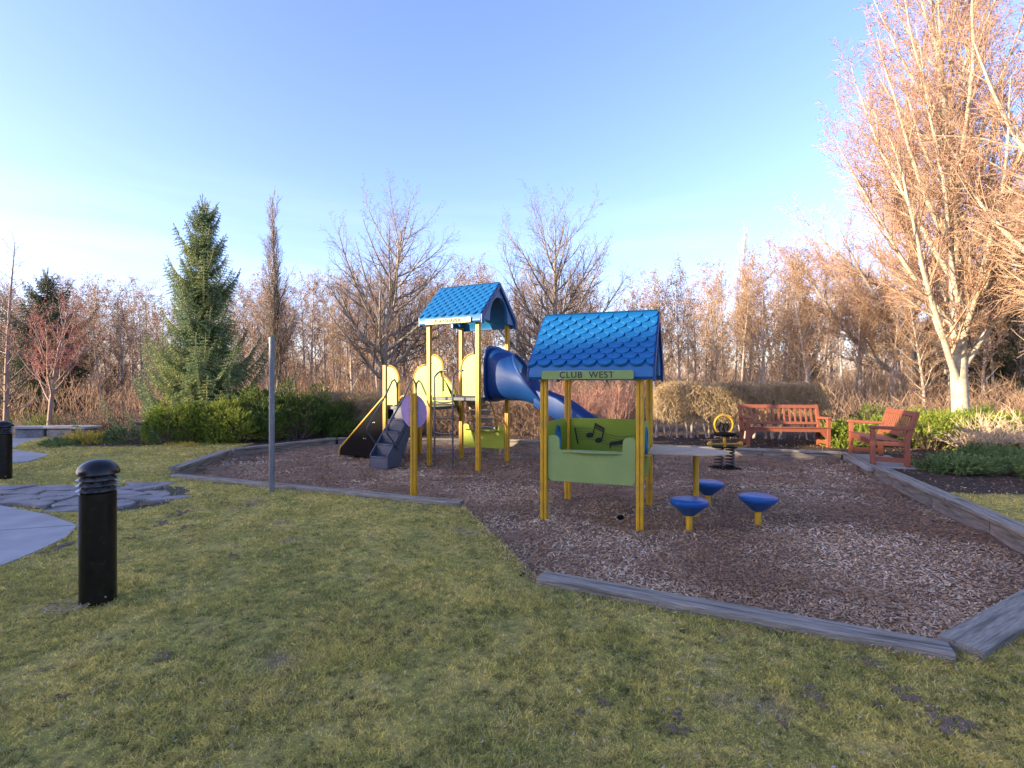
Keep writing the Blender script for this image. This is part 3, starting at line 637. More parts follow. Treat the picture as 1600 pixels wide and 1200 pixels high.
# ------------------------------------------------------------------ playground tower
def tower():
    th = thing('playground_tower', 'two-deck playground climber with yellow posts, blue roof, blue tunnel slide and lime panels', 'playground climber', (-.84, 10.04, 0), R(-28))
    h = .55
    for x, y in ((-h, -h), (h, -h), (h, h), (-h, h)): post(th, x, y, -.12, 2.72, cap=False)
    for x, y in ((-h-1.1, -h), (-h-1.1, h)): post(th, x, y, -.12, 1.92)
    make_roof(th, 2.66, 'PLAYSHAPER', M['sign'], .094)
    for cx, z in ((0, 1.30), (-1.1, 1.10)):
        dk = part('deck', MB().box((cx, 0, z-.03), (1.02, 1.02, .06)), M['deck'], th, bevel=.006)
    # flanking entrance panels, rounded tops with a tube hoop
    def flank(x0, x1, y, zb, zt, m, inner):      # inner: side (+1/-1) that is rounded
        w_ = x1-x0; P = [(x0, zb), (x1, zb)]; r_ = w_*.85
        if inner > 0: P += [(x1, zt-r_)]+[(x1-r_+r_*math.cos(R(a)), zt-r_+r_*math.sin(R(a))) for a in range(10, 91, 10)]+[(x0, zt)]
        else: P += [(x1, zt)]+[(x0+r_-r_*math.sin(R(a)), zt-r_+r_*math.cos(R(a))) for a in range(0, 81, 10)]+[(x0, zt-r_)]
        o = part('entry_panel', MB().plate(P, (0, y, 0), (1, 0, 0), (0, 0, 1), .018), m, th, bevel=.004)
        cx = x1-r_ if inner > 0 else x0+r_; rr = r_+.022
        pts = [(x1+.022 if inner > 0 else x0-.022, y, zb+.08), (x1+.022 if inner > 0 else x0-.022, y, zt-r_)]
        pts += [(cx+inner*rr*math.cos(R(a)), y, zt-r_+rr*math.sin(R(a))) for a in range(8, 96, 8)]
        part('hoop', MB().tube(pts, .013, 8), M['yellow'], o)
        xs_ = x0+.03 if inner > 0 else x1-.03
        bolts(o, [(xs_, y-.01, zb+.1), (xs_, y-.01, zt-.15)])
    flank(-h-1.06, -h-.76, -h, 1.13, 1.90, M['lime_pale'], 1)
    flank(-h-.36, -h-.04, -h, 1.13, 1.90, M['lime_pale'], -1)
    flank(-h+.04, -h+.31, -h, 1.33, 2.09, M['lime_pale'], 1)
    flank(h-.35, h-.04, -h, 1.33, 2.09, M['lime_sh'], -1)  # shade put into the colour: darker green than the sunlit entry panels
    flank(-h-1.06, -h-.04, h, 1.13, 1.84, M['lime'], 1)
    flank(-h+.04, -h+.32, h, 1.33, 1.98, M['lime'], 1)
    flank(h-.32, h-.04, h, 1.33, 1.98, M['lime'], -1)
    # ladder at the front of the high deck
    tr = thing_part = part('ladder', MB().tube([(-.33, -h-.13, -.05), (-.33, -h-.13, 1.55)]+[(-.33+.10*(1-math.cos(a)), -h-.13+.13*math.sin(a)*.9, 1.68+.12*math.sin(a)) for a in [R(x) for x in range(0, 91, 15)]]+[(-.12, -h-.02, 1.80)], .017, 10)
                   .tube([(.08, -h-.13, -.05), (.08, -h-.13, 1.55)]+[(.08+.07*(1-math.cos(a)), -h-.13+.13*math.sin(a)*.9, 1.68+.12*math.sin(a)) for a in [R(x) for x in range(0, 91, 15)]]+[(.22, -h-.02, 1.80)], .017, 10), M['grey_rail'], th)
    for k in range(4):
        z = .36+.29*k; part('rung', MB().tube([(-.33, -h-.13, z), (-.25, -h-.13, z-.02), (-.12, -h-.13, z-.028), (.0, -h-.13, z-.02), (.08, -h-.13, z)], .015, 8), M['grey_rail'], tr)
    # stairs to the low deck
    cx = -h-.55; n = 5; rise = 1.09/5; run = .155
    stp = MB()
    for sx in (-1, 1):
        P = [(-h-.02-(n)*run, 0.02), (-h-.02-n*run, rise+.03), (-h-.03, 1.12), (-h-.03, .86), (-h+.02-(n-2)*run, .02)]
        stp.plate(P, (cx+sx*.205, 0, 0), (0, 1, 0), (0, 0, 1), .022)
    so = part('stairs', stp, M['grey_step'], th, bevel=.004)
    for k in range(n):
        y0 = -h-.02-(n-k)*run; mb = MB(); z = (k+1)*rise
        mb.box((cx, y0+run/2+.012, z-.012), (.386, run+.03, .024)); mb.box((cx, y0+.012, z-rise/2-.014), (.386, .018, rise-.03))
        part('step', mb, M['grey_step'], so, bevel=.006)
    for sx in (-1, 1):
        x = cx+sx*.235
        pts = [(x, -h-.01, 1.13), (x, -h-.01, 1.45), (x, -h-.03, 1.57), (x, -h-.09, 1.64), (x, -h-.16, 1.60), (x, -h-.35, 1.32), (x, -h-.78, .82), (x, -h-.84, .74), (x, -h-.83, .66), (x, -h-.70, .52), (x, -h-.55, .36)]
        part('handrail', MB().tube(pts, .016, 10), M['grey_rail'], th)
        part('handrail', MB().tube([(x, -h-.02, .95), (x, -h-.25, .72), (x, -h-.55, .36)], .014, 8), M['grey_rail'], th)
    # straight slide off the left end of the low deck, black sides with yellow rails
    xe = -h-1.1
    for y in (-h+.03, -h+.60):
        P = [(xe, .25), (xe, 1.28), (xe-.06, 1.28), (xe-1.28, .17), (xe-1.28, .04), (xe-.1, .04)]
        o = part('slide_side', MB().plate(P, (0, y, 0), (1, 0, 0), (0, 0, 1), .02), M['black'], th)
        part('slide_rail', MB().tube([(xe, y, 1.30), (xe-.07, y, 1.29), (xe-1.27, y, .20), (xe-1.31, y, .12), (xe-1.31, y, -.05)], .020, 10), M['yellow'], th)
        if y < 0: bolts(o, [(xe-.3, y-.012, .76), (xe-.34, y-.012, .76), (xe-.55, y-.012, .42), (xe-.60, y-.012, .42)], r=.011)
    part('slide_bed', MB().plate([(xe+.0, 1.08), (xe-.1, 1.05), (xe-1.15, .16), (xe-1.28, .12), (xe-1.28, .09), (xe-1.14, .12), (xe-.1, 1.01), (xe, 1.04)], (0, -h+.315, 0), (1, 0, 0), (0, 0, 1), .54), M['deep_blue'], th)
    # curved step climber behind, pale treads on a yellow arch
    for sx in (-1, 1):
        pts = [(-.30+sx*.29, h+.02+.62*math.sin(R(a)), .02+1.27*math.cos(R(a))) for a in range(0, 91, 9)]
        part('arch_rail', MB().tube(pts, .018, 8), M['yellow'], th)
    for k in range(8):
        a = R(10+10.5*k); part('climber_step', MB().box((-.30, h+.02+.62*math.sin(a), .02+1.27*math.cos(a)), (.56, .17, .03)).box((-.3, h+.02+.62*math.sin(a)-.06, .02+1.27*math.cos(a)-.05), (.46, .02, .08)), M['tan_step'], th, bevel=.004)
    # ground level counter panel at the back right
    cp = counter_panel(th, 2*h-.05, h+.0, .24, .60, .72, M['lime'], name='counter_panel')
    part('shelf', MB().plate([(-.34, -.16), (.34, -.16), (.34, .02), (-.34, .02)], (0, h, .612), (1, 0, 0), (0, 1, 0), .018), M['lime_pale'], th)
    # tunnel slide off the right hand side
    n = 28; V = []; rings = []
    K = 14
    for i in range(K):
        s_ = i/(K-1)
        sb_ = 0+1.25*s_; st_ = .42*s_**.9
        zb_ = 1.24-.16*max(0, s_-.5)/.5; zt_ = 2.24-.03*s_-.10*s_*s_
        w0 = .36-.05*sstep(0, 1, s_); e = 3.2-1.4*min(1, s_*1.6)
        for j in range(n):
            a = 2*PI*j/n; cc, ss = math.cos(a), math.sin(a)
            yy = w0*math.copysign(abs(cc)**(2/e), cc); zz = math.copysign(abs(ss)**(2/e), ss)
            q = (zz+1)/2; V.append((h+.03+sb_+(st_-sb_)*q**(.8), yy, zb_+(zt_-zb_)*q-.12*s_*q*(1-q)*0))
    Fc = [(i*n+j, i*n+(j+1) % n, (i+1)*n+(j+1) % n, (i+1)*n+j) for i in range(K-1) for j in range(n)]
    mb = MB().add(V, Fc); mb.sm = True
    hd = part('slide_hood', mb, M['deep_blue'], th)
    so_ = hd.modifiers.new('s', 'SOLIDIFY'); so_.thickness = .022
    last = V[-n:]; part('hood_rim', MB().tube(last+[last[0], last[1]], .026, 8, cap=False), M['deep_blue'], th)
    part('slide_flange', MB().ring([(.40*math.copysign(abs(math.cos(a))**.5, math.cos(a)), 1.74+.53*math.copysign(abs(math.sin(a))**.5, math.sin(a))) for a in [2*PI*k/32 for k in range(32)]], [(.33*math.copysign(abs(math.cos(a))**.6, math.cos(a)), 1.74+.47*math.copysign(abs(math.sin(a))**.6, math.sin(a))) for a in [2*PI*k/32 for k in range(32)]], (h+.03, 0, 0), (0, 1, 0), (0, 0, 1), .03), M['deep_blue'], th, bevel=.006)
    # chute: U section swept down
    sec = [(-.27, .25), (-.30, .27), (-.33, .25), (-.315, .05), (-.25, -.06), (.25, -.06), (.315, .05), (.33, .25), (.30, .27), (.27, .25), (.255, .06), (.2, .0), (-.2, .0), (-.255, .06)]
    sec = [(a*.86, b_) for a, b_ in sec]
    cl = [(.95, 1.20), (1.1, 1.15), (1.3, 1.05), (1.5, .93), (1.8, .73), (2.1, .51), (2.4, .32), (2.65, .22), (2.95, .19)]
    V = []; k = len(sec)
    for x, z in cl:
        for yy, zz in sec: V.append((h+x+(.45*zz if x > 1.2 and x < 2.5 else .1*zz), yy*(.80+.20*float(sstep(.9, 1.5, x))), z+zz*(.95 if x < 2.3 else .75)))
    Fc = [((i+1)*k+j, (i+1)*k+(j+1) % k, i*k+(j+1) % k, i*k+j) for i in range(len(cl)-1) for j in range(k)]+[tuple(range(k)), tuple(range(len(V)-1, len(V)-1-k, -1))]
    mb = MB().add(V, Fc); mb.sm = True; part('slide_chute', mb, M['deep_blue'], th)
    part('slide_foot', MB().tube([(h+2.2, 0, -.1), (h+2.2, 0, .26)], .03, 12), M['yellow'], th)
tower()

# ------------------------------------------------------------------ spring rider
def spring_rider():
    th = thing('spring_rider', 'small spring rider with yellow ring and ball handles on black coil springs', 'spring rider', (3.91, 9.42, 0), R(4))
    part('base_plate', MB().box((0, 0, .012), (.46, .34, .022)), M['black'], th, bevel=.004)
    for x in (-.105, .105):
        pts = [(x+.075*math.cos(a), .075*math.sin(a), .03+.34*a/(2*PI*6)) for a in [2*PI*6*k/110 for k in range(111)]]
        part('spring', MB().tube(pts, .014, 7), M['spring'], th)
    part('saddle_plate', MB().box((0, 0, .385), (.40, .20, .02)), M['black'], th, bevel=.004)
    part('stem', MB().tube([(0, 0, .39), (0, 0, .60)], .028, 14), M['yellow'], th)
    part('foot_bar', MB().tube([(-.29, -.02, .45), (.29, -.02, .45)], .017, 10), M['yellow'], th)
    for x in (-.29, .29): part('foot_ball', MB().lathe([(.004, -.05)]+[(.05*math.cos(R(a)), .05*math.sin(R(a))) for a in range(-75, 90, 15)]+[(.004, .05)], 20), M['yellow'], th, loc=(x, -.02, .45))
    part('seat', MB().lathe([(.02, .59), (.17, .595), (.195, .62), (.19, .65), (.10, .665), (.01, .66)], 28), M['black'], th)
    part('ring', MB().tube([(.175*math.cos(a), .03, .80+.175*math.sin(a)) for a in [2*PI*k/40 for k in range(42)]], .019, 8, cap=False), M['yellow'], th)
    fg = MB()
    for x0 in (-.07, .02):
        fg.tube([(x0, .03, .67), (x0-.03, .03, .76), (x0+.02, .03, .84), (x0+.07, .03, .78), (x0+.04, .03, .68)], .014, 7)
    part('handle', fg, M['black'], th)
spring_rider()

# ------------------------------------------------------------------ benches
def bench(label, loc, rz, W=1.75):
    th = thing('park_bench', label, 'bench', loc, rz, 'red brown slatted wooden benches')
    m = M['bench']; D = .56
    for sx in (-1, 1):
        x = sx*(W/2-.04)
        part('front_leg', MB().box((x, -D/2+.04, .31), (.075, .07, .62)), m, th, bevel=.006)
        P = [(D/2-.08, 0), (D/2, 0), (D/2-.01, .42), (D/2+.12, .90), (D/2+.06, .92), (D/2-.085, .44)]
        part('rear_leg', MB().plate(P, (x, 0, 0), (0, 1, 0), (0, 0, 1), .07), m, th, bevel=.006)
        P = [(-D/2-.03, .625), (-D/2-.03, .655), (-D/2, .668), (D/2+.02, .655), (D/2+.0, .60), (-D/2+.1, .612)]
        part('armrest', MB().plate(P, (x, 0, 0), (0, 1, 0), (0, 0, 1), .095), m, th, bevel=.01)
        part('side_rail', MB().box((x, 0, .375), (.045, D-.14, .075)), m, th, bevel=.004)
        part('lower_rail', MB().box((x, 0, .11), (.045, D-.14, .075)), m, th, bevel=.004)
        part('brace', MB().plate([(0, 0), (0, -.16), (-sx*.05, -.10), (-sx*.12, -.02), (-sx*.13, 0)][::-sx], (sx*(W/2-.08), -D/2+.04, .35), (1, 0, 0), (0, 0, 1), .035), m, th)
    part('front_rail', MB().box((0, -D/2+.035, .385), (W-.155, .035, .085)), m, th, bevel=.004)
    for k in range(5): part('seat_slat', MB().box((0, -D/2+.03+k*.107, .437-.008*k), (W-.01 if k == 0 else W-.15, .09, .022)), m, th, bevel=.004)
    tl = math.atan2(.13, .48); yb = D/2-.05
    part('back_rail', MB().box((0, yb+.008, .50), (W-.14, .04, .06), rx=-tl), m, th, bevel=.004)
    part('top_rail', MB().box((0, yb+.115, .865), (W-.14, .045, .085), rx=-tl), m, th, bevel=.006)
    n = 13
    for k in range(n):
        x = -W/2+.17+(W-.34)*k/(n-1); part('back_slat', MB().box((x, yb+.06, .68), (.040, .015, .33), rx=-tl), m, th, bevel=.003)
    return th
bench('red brown slatted bench facing the camera in front of the hedge', (6.02, 11.35, .17), R(-8), 1.72)
bench('red brown slatted bench seen at an angle at the right corner of the mulch', (6.50, 9.12, .19), math.atan2(-.93, -.37), 1.55)
pad = tag(part('concrete_pad', MB().box((0, 0, 0), (1.75, .74, .08)), M['concrete'], bevel=.006, loc=(6.52, 9.10, .152), rot=(0, 0, math.atan2(-.93, -.37))), 'pale concrete pad under the angled bench at the right', 'concrete pad')
tag(part('concrete_pad', MB().box((0, 0, 0), (1.9, .7, .07)), M['concrete'], bevel=.006, loc=(6.02, 11.4, .138), rot=(0, 0, R(-8))), 'concrete pad under the bench that faces the camera', 'concrete pad')

# ------------------------------------------------------------------ bare trees
def prisms(segs, sides=3):
    S = np.array(segs, dtype=np.float64)            # x0 y0 z0 x1 y1 z1 r0 r1
    a, b_, r0, r1 = S[:, :3], S[:, 3:6], S[:, 6:7], S[:, 7:8]
    t_ = b_-a; t_ /= np.maximum(1e-9, np.linalg.norm(t_, axis=1, keepdims=True))
    up = np.where(np.abs(t_[:, 2:3]) < .9, np.array([[0, 0, 1.]]), np.array([[1., 0, 0]]))
    u = np.cross(t_, up); u /= np.linalg.norm(u, axis=1, keepdims=True); v = np.cross(t_, u); V = []
    for base, r in ((a, r0), (b_, r1)):
        for k in range(sides): q = 2*PI*k/sides; V.append(base+(u*math.cos(q)+v*math.sin(q))*r)
    V = np.stack(V, 1).reshape(-1, 3); n = len(S); o = np.arange(n)[:, None]*(2*sides)
    F = np.concatenate([o+np.array([[k, (k+1) % sides, sides+(k+1) % sides, sides+k]]) for k in range(sides)], 0)
    return V, F
def perp(d, r_):
    a = Vector((r_.gauss(0, 1), r_.gauss(0, 1), r_.gauss(0, 1))); a -= d*a.dot(d); return a.normalized()
def grow(out_, r_, p, d, Ln, rad, lev, S):
    n = S['seg'][lev]; pts = [p.copy()]; ds = [d.copy()]; wob = S['wob'][lev]; tr_ = S['up'][lev]
    for i in range(n):
        d = (d+Vector((r_.gauss(0, wob), r_.gauss(0, wob), r_.gauss(0, wob)+tr_))).normalized(); p = p+d*(Ln/n); pts.append(p.copy()); ds.append(d.copy())
    er = S['taper'][lev]; radii = [max(S['min'], rad*(1-(1-er)*i/n)) for i in range(n+1)]
    out_[lev].append((pts, radii))
    if lev+1 < len(S['seg']):
        nc = S['n'][lev]; nc = max(1, int(round(nc*(Ln/S['ref'][lev] if lev else 1)))); az = r_.uniform(0, 6)
        for k in range(nc):
            s_ = S['start'][lev]+(1-S['start'][lev])*((k+r_.uniform(.1, .9))/nc); s_ = min(s_, .985); f_ = s_*n; i = int(f_); fr = f_-i
            pp = pts[i].lerp(pts[min(i+1, n)], fr); dd = ds[min(i+1, n)]
            ax = perp(dd, r_)
            if lev == 0:
                az += 2.4; ax = Vector((math.cos(az), math.sin(az), 0))
                ax = (ax-dd*ax.dot(dd)).normalized()
            an = R(S['ang'][lev]*r_.uniform(.7, 1.3)*(1-.35*s_*(lev == 0)))
            cdv = (dd*math.cos(an)+ax*math.sin(an)).normalized()
            cl = Ln*S['len'][lev]*r_.uniform(.65, 1.15)*S['shape'][lev](s_)
            rr = radii[min(i, n)]*S['rr'][lev]
            grow(out_, r_, pp, cdv, cl, rr, lev+1, S)
def tree_meshes(name, seed, Ht, rad, S, bark, twig, bud=None, nbud=0, budsize=.02, base_dir=(0, 0, 1), thick=2):
    r_ = random.Random(seed); out_ = [[] for _ in S['seg']]
    grow(out_, r_, Vector((0, 0, -.1)), Vector(base_dir).normalized(), Ht, rad, 0, S)
    mb = MB()
    for lv in range(thick):
        for pts, radii in out_[lv]:
            if lv == 0: radii = list(radii); radii[0] *= 1.25
            mb.tube(pts, radii, 9 if lv == 0 else 6, cap=False)
    tm = mkmesh('trunk', mb.v, mb.f, bark, True); segs = []; ends = []
    for lv in range(thick, len(out_)):
        for pts, radii in out_[lv]:
            for i in range(len(pts)-1): segs.append((*pts[i], *pts[i+1], radii[i], radii[i+1]))
            if lv >= len(out_)-2: ends += [(tuple(p)) for p in pts[1:]]
    V, Fq = prisms(segs); cm = npmesh('crown', V, Fq, twig)
    bm_ = None
    if bud and nbud:
        E = np.array(ends); rg = np.random.default_rng(seed); k = rg.integers(0, len(E), nbud); c = E[k]+rg.normal(0, budsize*1.6, (nbud, 3))
        a = rg.normal(0, 1, (nbud, 3)); a /= np.linalg.norm(a, axis=1, keepdims=True); b_ = rg.normal(0, 1, (nbud, 3)); b_ = np.cross(a, b_); b_ /= np.linalg.norm(b_, axis=1, keepdims=True)
        sz = budsize*rg.uniform(.6, 1.4, (nbud, 1)); V = np.stack([c-a*sz*.9, c+a*sz*.2+b_*sz*.45, c+a*sz*1.1, c-b_*sz*.45], 1).reshape(-1, 3)
        bm_ = npmesh('buds', V, np.arange(nbud*4).reshape(-1, 4), bud)
    return tm, cm, bm_
def place_tree(ms, name, label, cat, loc, rz=0, scale=1, group=None, sz=None):
    th = thing(name, label, cat, loc, rz, group); th.scale = (scale, scale, sz or scale)
    link('trunk', ms[0], th); link('crown', ms[1], th)
    if ms[2]: link('buds', ms[2], th)
    return th
one = lambda s_: 1.0
BROAD = dict(seg=[12, 9, 6, 4, 3], wob=[.03, .04, .055, .07, .09], up=[.0, .095, .07, .04, .0], taper=[.12, .15, .2, .3, .5], n=[34, 14, 7, 5], ref=[1, 3.2, 1.1, .5], start=[.24, .12, .12, .15], ang=[68, 36, 42, 48], len=[.66, .38, .42, .5], shape=[lambda s_: 1.08-.66*s_, lambda s_: 1.1-.6*s_, lambda s_: 1.1-.5*s_, one], rr=[.55, .5, .5, .6], min=.0028)
t4 = tree_meshes('a', 4, 7.1, .17, BROAD, M['bark'], M['dark_twig'])
place_tree(t4, 'bare_tree', 'bare rounded tree with grey trunk behind the lime panels, left of the blue tower roof', 'bare tree', (-3.82, 15.0, .15), 0, .85)
t5 = tree_meshes('b', 14, 7.4, .19, dict(BROAD, len=[.70, .38, .42, .5]), M['bark'], M['dark_twig'])
place_tree(t5, 'bare_tree', 'bare spreading tree between the two blue roofs, pale trunk behind the slide', 'bare tree', (1.32, 17.0, .15), 1.0, .85)
BIRCH = dict(seg=[16, 12, 7, 5, 3], wob=[.025, .04, .07, .10, .13], up=[.0, .085, .06, .03, .01], taper=[.08, .12, .2, .3, .5], n=[46, 17, 9, 6], ref=[1, 5.0, 1.4, .5], start=[.10, .1, .1, .12], ang=[38, 28, 38, 50], len=[.56, .30, .36, .5], shape=[lambda s_: 1.15-.75*s_, lambda s_: 1.1-.6*s_, lambda s_: 1.1-.5*s_, one], rr=[.48, .46, .5, .6], min=.0042)
t6 = tree_meshes('c', 21, 13.5, .20, BIRCH, M['birch_bark'], M['birch_twig'], M['bud'], 30000, .022)
place_tree(t6, 'birch_tree', 'tall pale-barked tree with golden twigs rising behind the junipers at right', 'birch tree', (11.5, 13.1, .15), .4)
t7 = tree_meshes('d', 33, 12.5, .24, dict(BIRCH, ang=[62, 32, 40, 50], len=[.58, .34, .36, .5]), M['birch_bark'], M['birch_twig'], M['bud'], 16000, .02)
place_tree(t7, 'birch_tree', 'pale tree mostly outside the right edge, its long branches reaching into the top corner', 'birch tree', (12.2, 9.6, .15), 2.1)
t8 = tree_meshes('e', 41, 15, .3, dict(BIRCH, ang=[60, 38, 42, 50], len=[.5, .4, .38, .5], n=[30, 14, 9, 6]), M['bark'], M['birch_twig'], M['bud'], 12000, .03)
place_tree(t8, 'cottonwood_tree', 'large bare tree behind the pale birch with long crooked limbs against the sky', 'bare tree', (18.2, 23.5, .15), 0)
COLM = dict(seg=[16, 9, 5, 3], wob=[.012, .05, .09, .12], up=[.0, .13, .08, .03], taper=[.1, .15, .3, .5], n=[95, 12, 6], ref=[1, 1.4, .5], start=[.08, .1, .1], ang=[26, 24, 34], len=[.25, .40, .42], shape=[lambda s_: 1.05-.75*s_, one, one], rr=[.35, .5, .6], min=.004)
t9 = tree_meshes('f', 50, 8.1, .11, dict(COLM, shape=[lambda s_: (1.05-.75*s_)*min(1, .45+s_*2.2), one, one]), M['bark'], M['dark_twig'])
place_tree(t9, 'columnar_tree', 'narrow columnar bare tree rising behind the grey pole', 'bare tree', (-7.45, 16.2, .15), 0, .87)
pop = tree_meshes('g', 61, 12, .17, dict(COLM, n=[60, 10, 5], ang=[45, 28, 36], len=[.2, .4, .45], start=[.3, .1, .1]), M['birch_bark'], M['birch_twig'])
place_tree(pop, 'poplar_tree', 'tall thin bare tree standing above the wood between the playhouse roof and the birch', 'bare tree', (15.4, 34, 0), 0, .98)
RED = dict(BROAD, n=[26, 11, 8, 6], ang=[50, 40, 44, 50])
ta = tree_meshes('h', 71, 5.0, .085, RED, M['twig'], M['red_twig'], M['red_bud'], 4500, .026)
place_tree(ta, 'maple_tree', 'small bare tree with dark red buds in front of the dark spruce', 'bare tree', (-13.2, 14.6, .15), 0, .76)
larch = tree_meshes('i', 77, 6.6, .09, dict(COLM, n=[55, 8, 4], ang=[75, 40, 40], up=[0, .02, .02, 0], len=[.2, .35, .4]), M['twig'], M['twig'])
place_tree(larch, 'larch_tree', 'thin leafless larch with level twigs at the far left edge of the photo', 'bare tree', (-16.4, 16.6, .15), 0, .92)

# the wood behind: individual slender trees
ALD = dict(seg=[10, 6, 4, 3], wob=[.03, .07, .10, .12], up=[0, .07, .04, .0], taper=[.12, .2, .3, .5], n=[30, 9, 7], ref=[1, 1.8, .6], start=[.22, .12, .1], ang=[46, 38, 46], len=[.26, .42, .5], shape=[lambda s_: 1.1-.5*s_, one, one], rr=[.42, .5, .6], min=.0065)
alders = []
for k in range(7):
    S = dict(ALD); S['ang'] = [[46, 38, 46], [34, 34, 44], [54, 38, 46], [40, 40, 48], [30, 32, 42], [50, 36, 46], [44, 40, 50]][k]; S['start'] = [[.2, .35, .15, .4, .12, .25, .3][k], .12, .1]
    S['n'] = [[28, 22, 30, 18, 30, 24, 25][k], 7, 5]
    alders.append(tree_meshes('w%d' % k, 100+k, 8.5, [.11, .085, .12, .10, .08, .13, .10][k], S, M['alder_bark'], M['alder_twig'], M['catkin'], [2600, 1500, 3200, 1200, 1000, 3600, 2200][k], .045, base_dir=(rnd.uniform(-.06, .06), rnd.uniform(-.06, .06), 1)))
r5 = random.Random(99); N = 175
zones = [(-1.3, -1.0, 'beyond the left edge'), (-1.0, -.92, 'left of the dark conifer'), (-.92, -.82, 'behind the red-budded tree'), (-.82, -.72, 'just right of the dark conifer'), (-.72, -.62, 'just left of the tall spruce'), (-.62, -.5, 'right behind the tall spruce'), (-.5, -.41, 'beside the grey pole'), (-.41, -.32, 'left of the rounded bare tree'), (-.32, -.22, 'behind the stairs of the tower'), (-.22, -.12, 'behind the tower ladder'), (-.12, -.02, 'behind the tunnel slide'), (-.02, .08, 'left of the playhouse roof'), (.08, .19, 'seen between the playhouse posts'), (.19, .29, 'behind the right playhouse posts'), (.29, .38, 'above the play table'), (.38, .46, 'above the spring rider'), (.46, .55, 'above the facing bench'), (.55, .64, 'right of the facing bench'), (.64, .72, 'left of the angled bench'), (.72, .82, 'above the angled bench'), (.82, .92, 'beside the pale birch trunk'), (.92, 1.3, 'at the right edge')]
used_lab = set()
kinds = ['twiggy bare alder', 'slender bare tree', 'alder hung with russet catkins', 'bare tree with high crown', 'narrow bare sapling', 'stout bare alder', 'fork-crowned bare alder']
for i in range(N):
    s_ = -1.08+2.16*(i+r5.uniform(0, 1))/N; Y = r5.choice([r5.uniform(19, 26), r5.uniform(25, 36), r5.uniform(32, 46)])
    if abs(s_+.37) < .02: Y += 6
    X = s_*Y; py = 452+14*math.sin(s_*9)+r5.uniform(-22, 34)
    if s_ < -.55: py += 22
    if .30 < s_ < .5: py -= 10
    if s_ >= .5: py -= 22
    Ht = (600-py)/800*Y+1.5; k = r5.randrange(7)
    zn = next(z for a, b_, z in zones if a <= s_ < b_)
    for q in range(7):
        lab = '%s %s in the wood, %s' % ('near' if Y < 25 else 'middle-distance' if Y < 33 else 'far', kinds[k], zn)
        if lab not in used_lab: break
        k = (k+1) % 7
    used_lab.add(lab); ms = alders[k]; sc_ = Ht/8.5
    place_tree(ms, 'alder_tree', lab, 'bare tree', (X, Y, .1), r5.uniform(0, 6.28), sc_*r5.uniform(.95, 1.1), 'bare trees in the wood behind the playground', sc_)

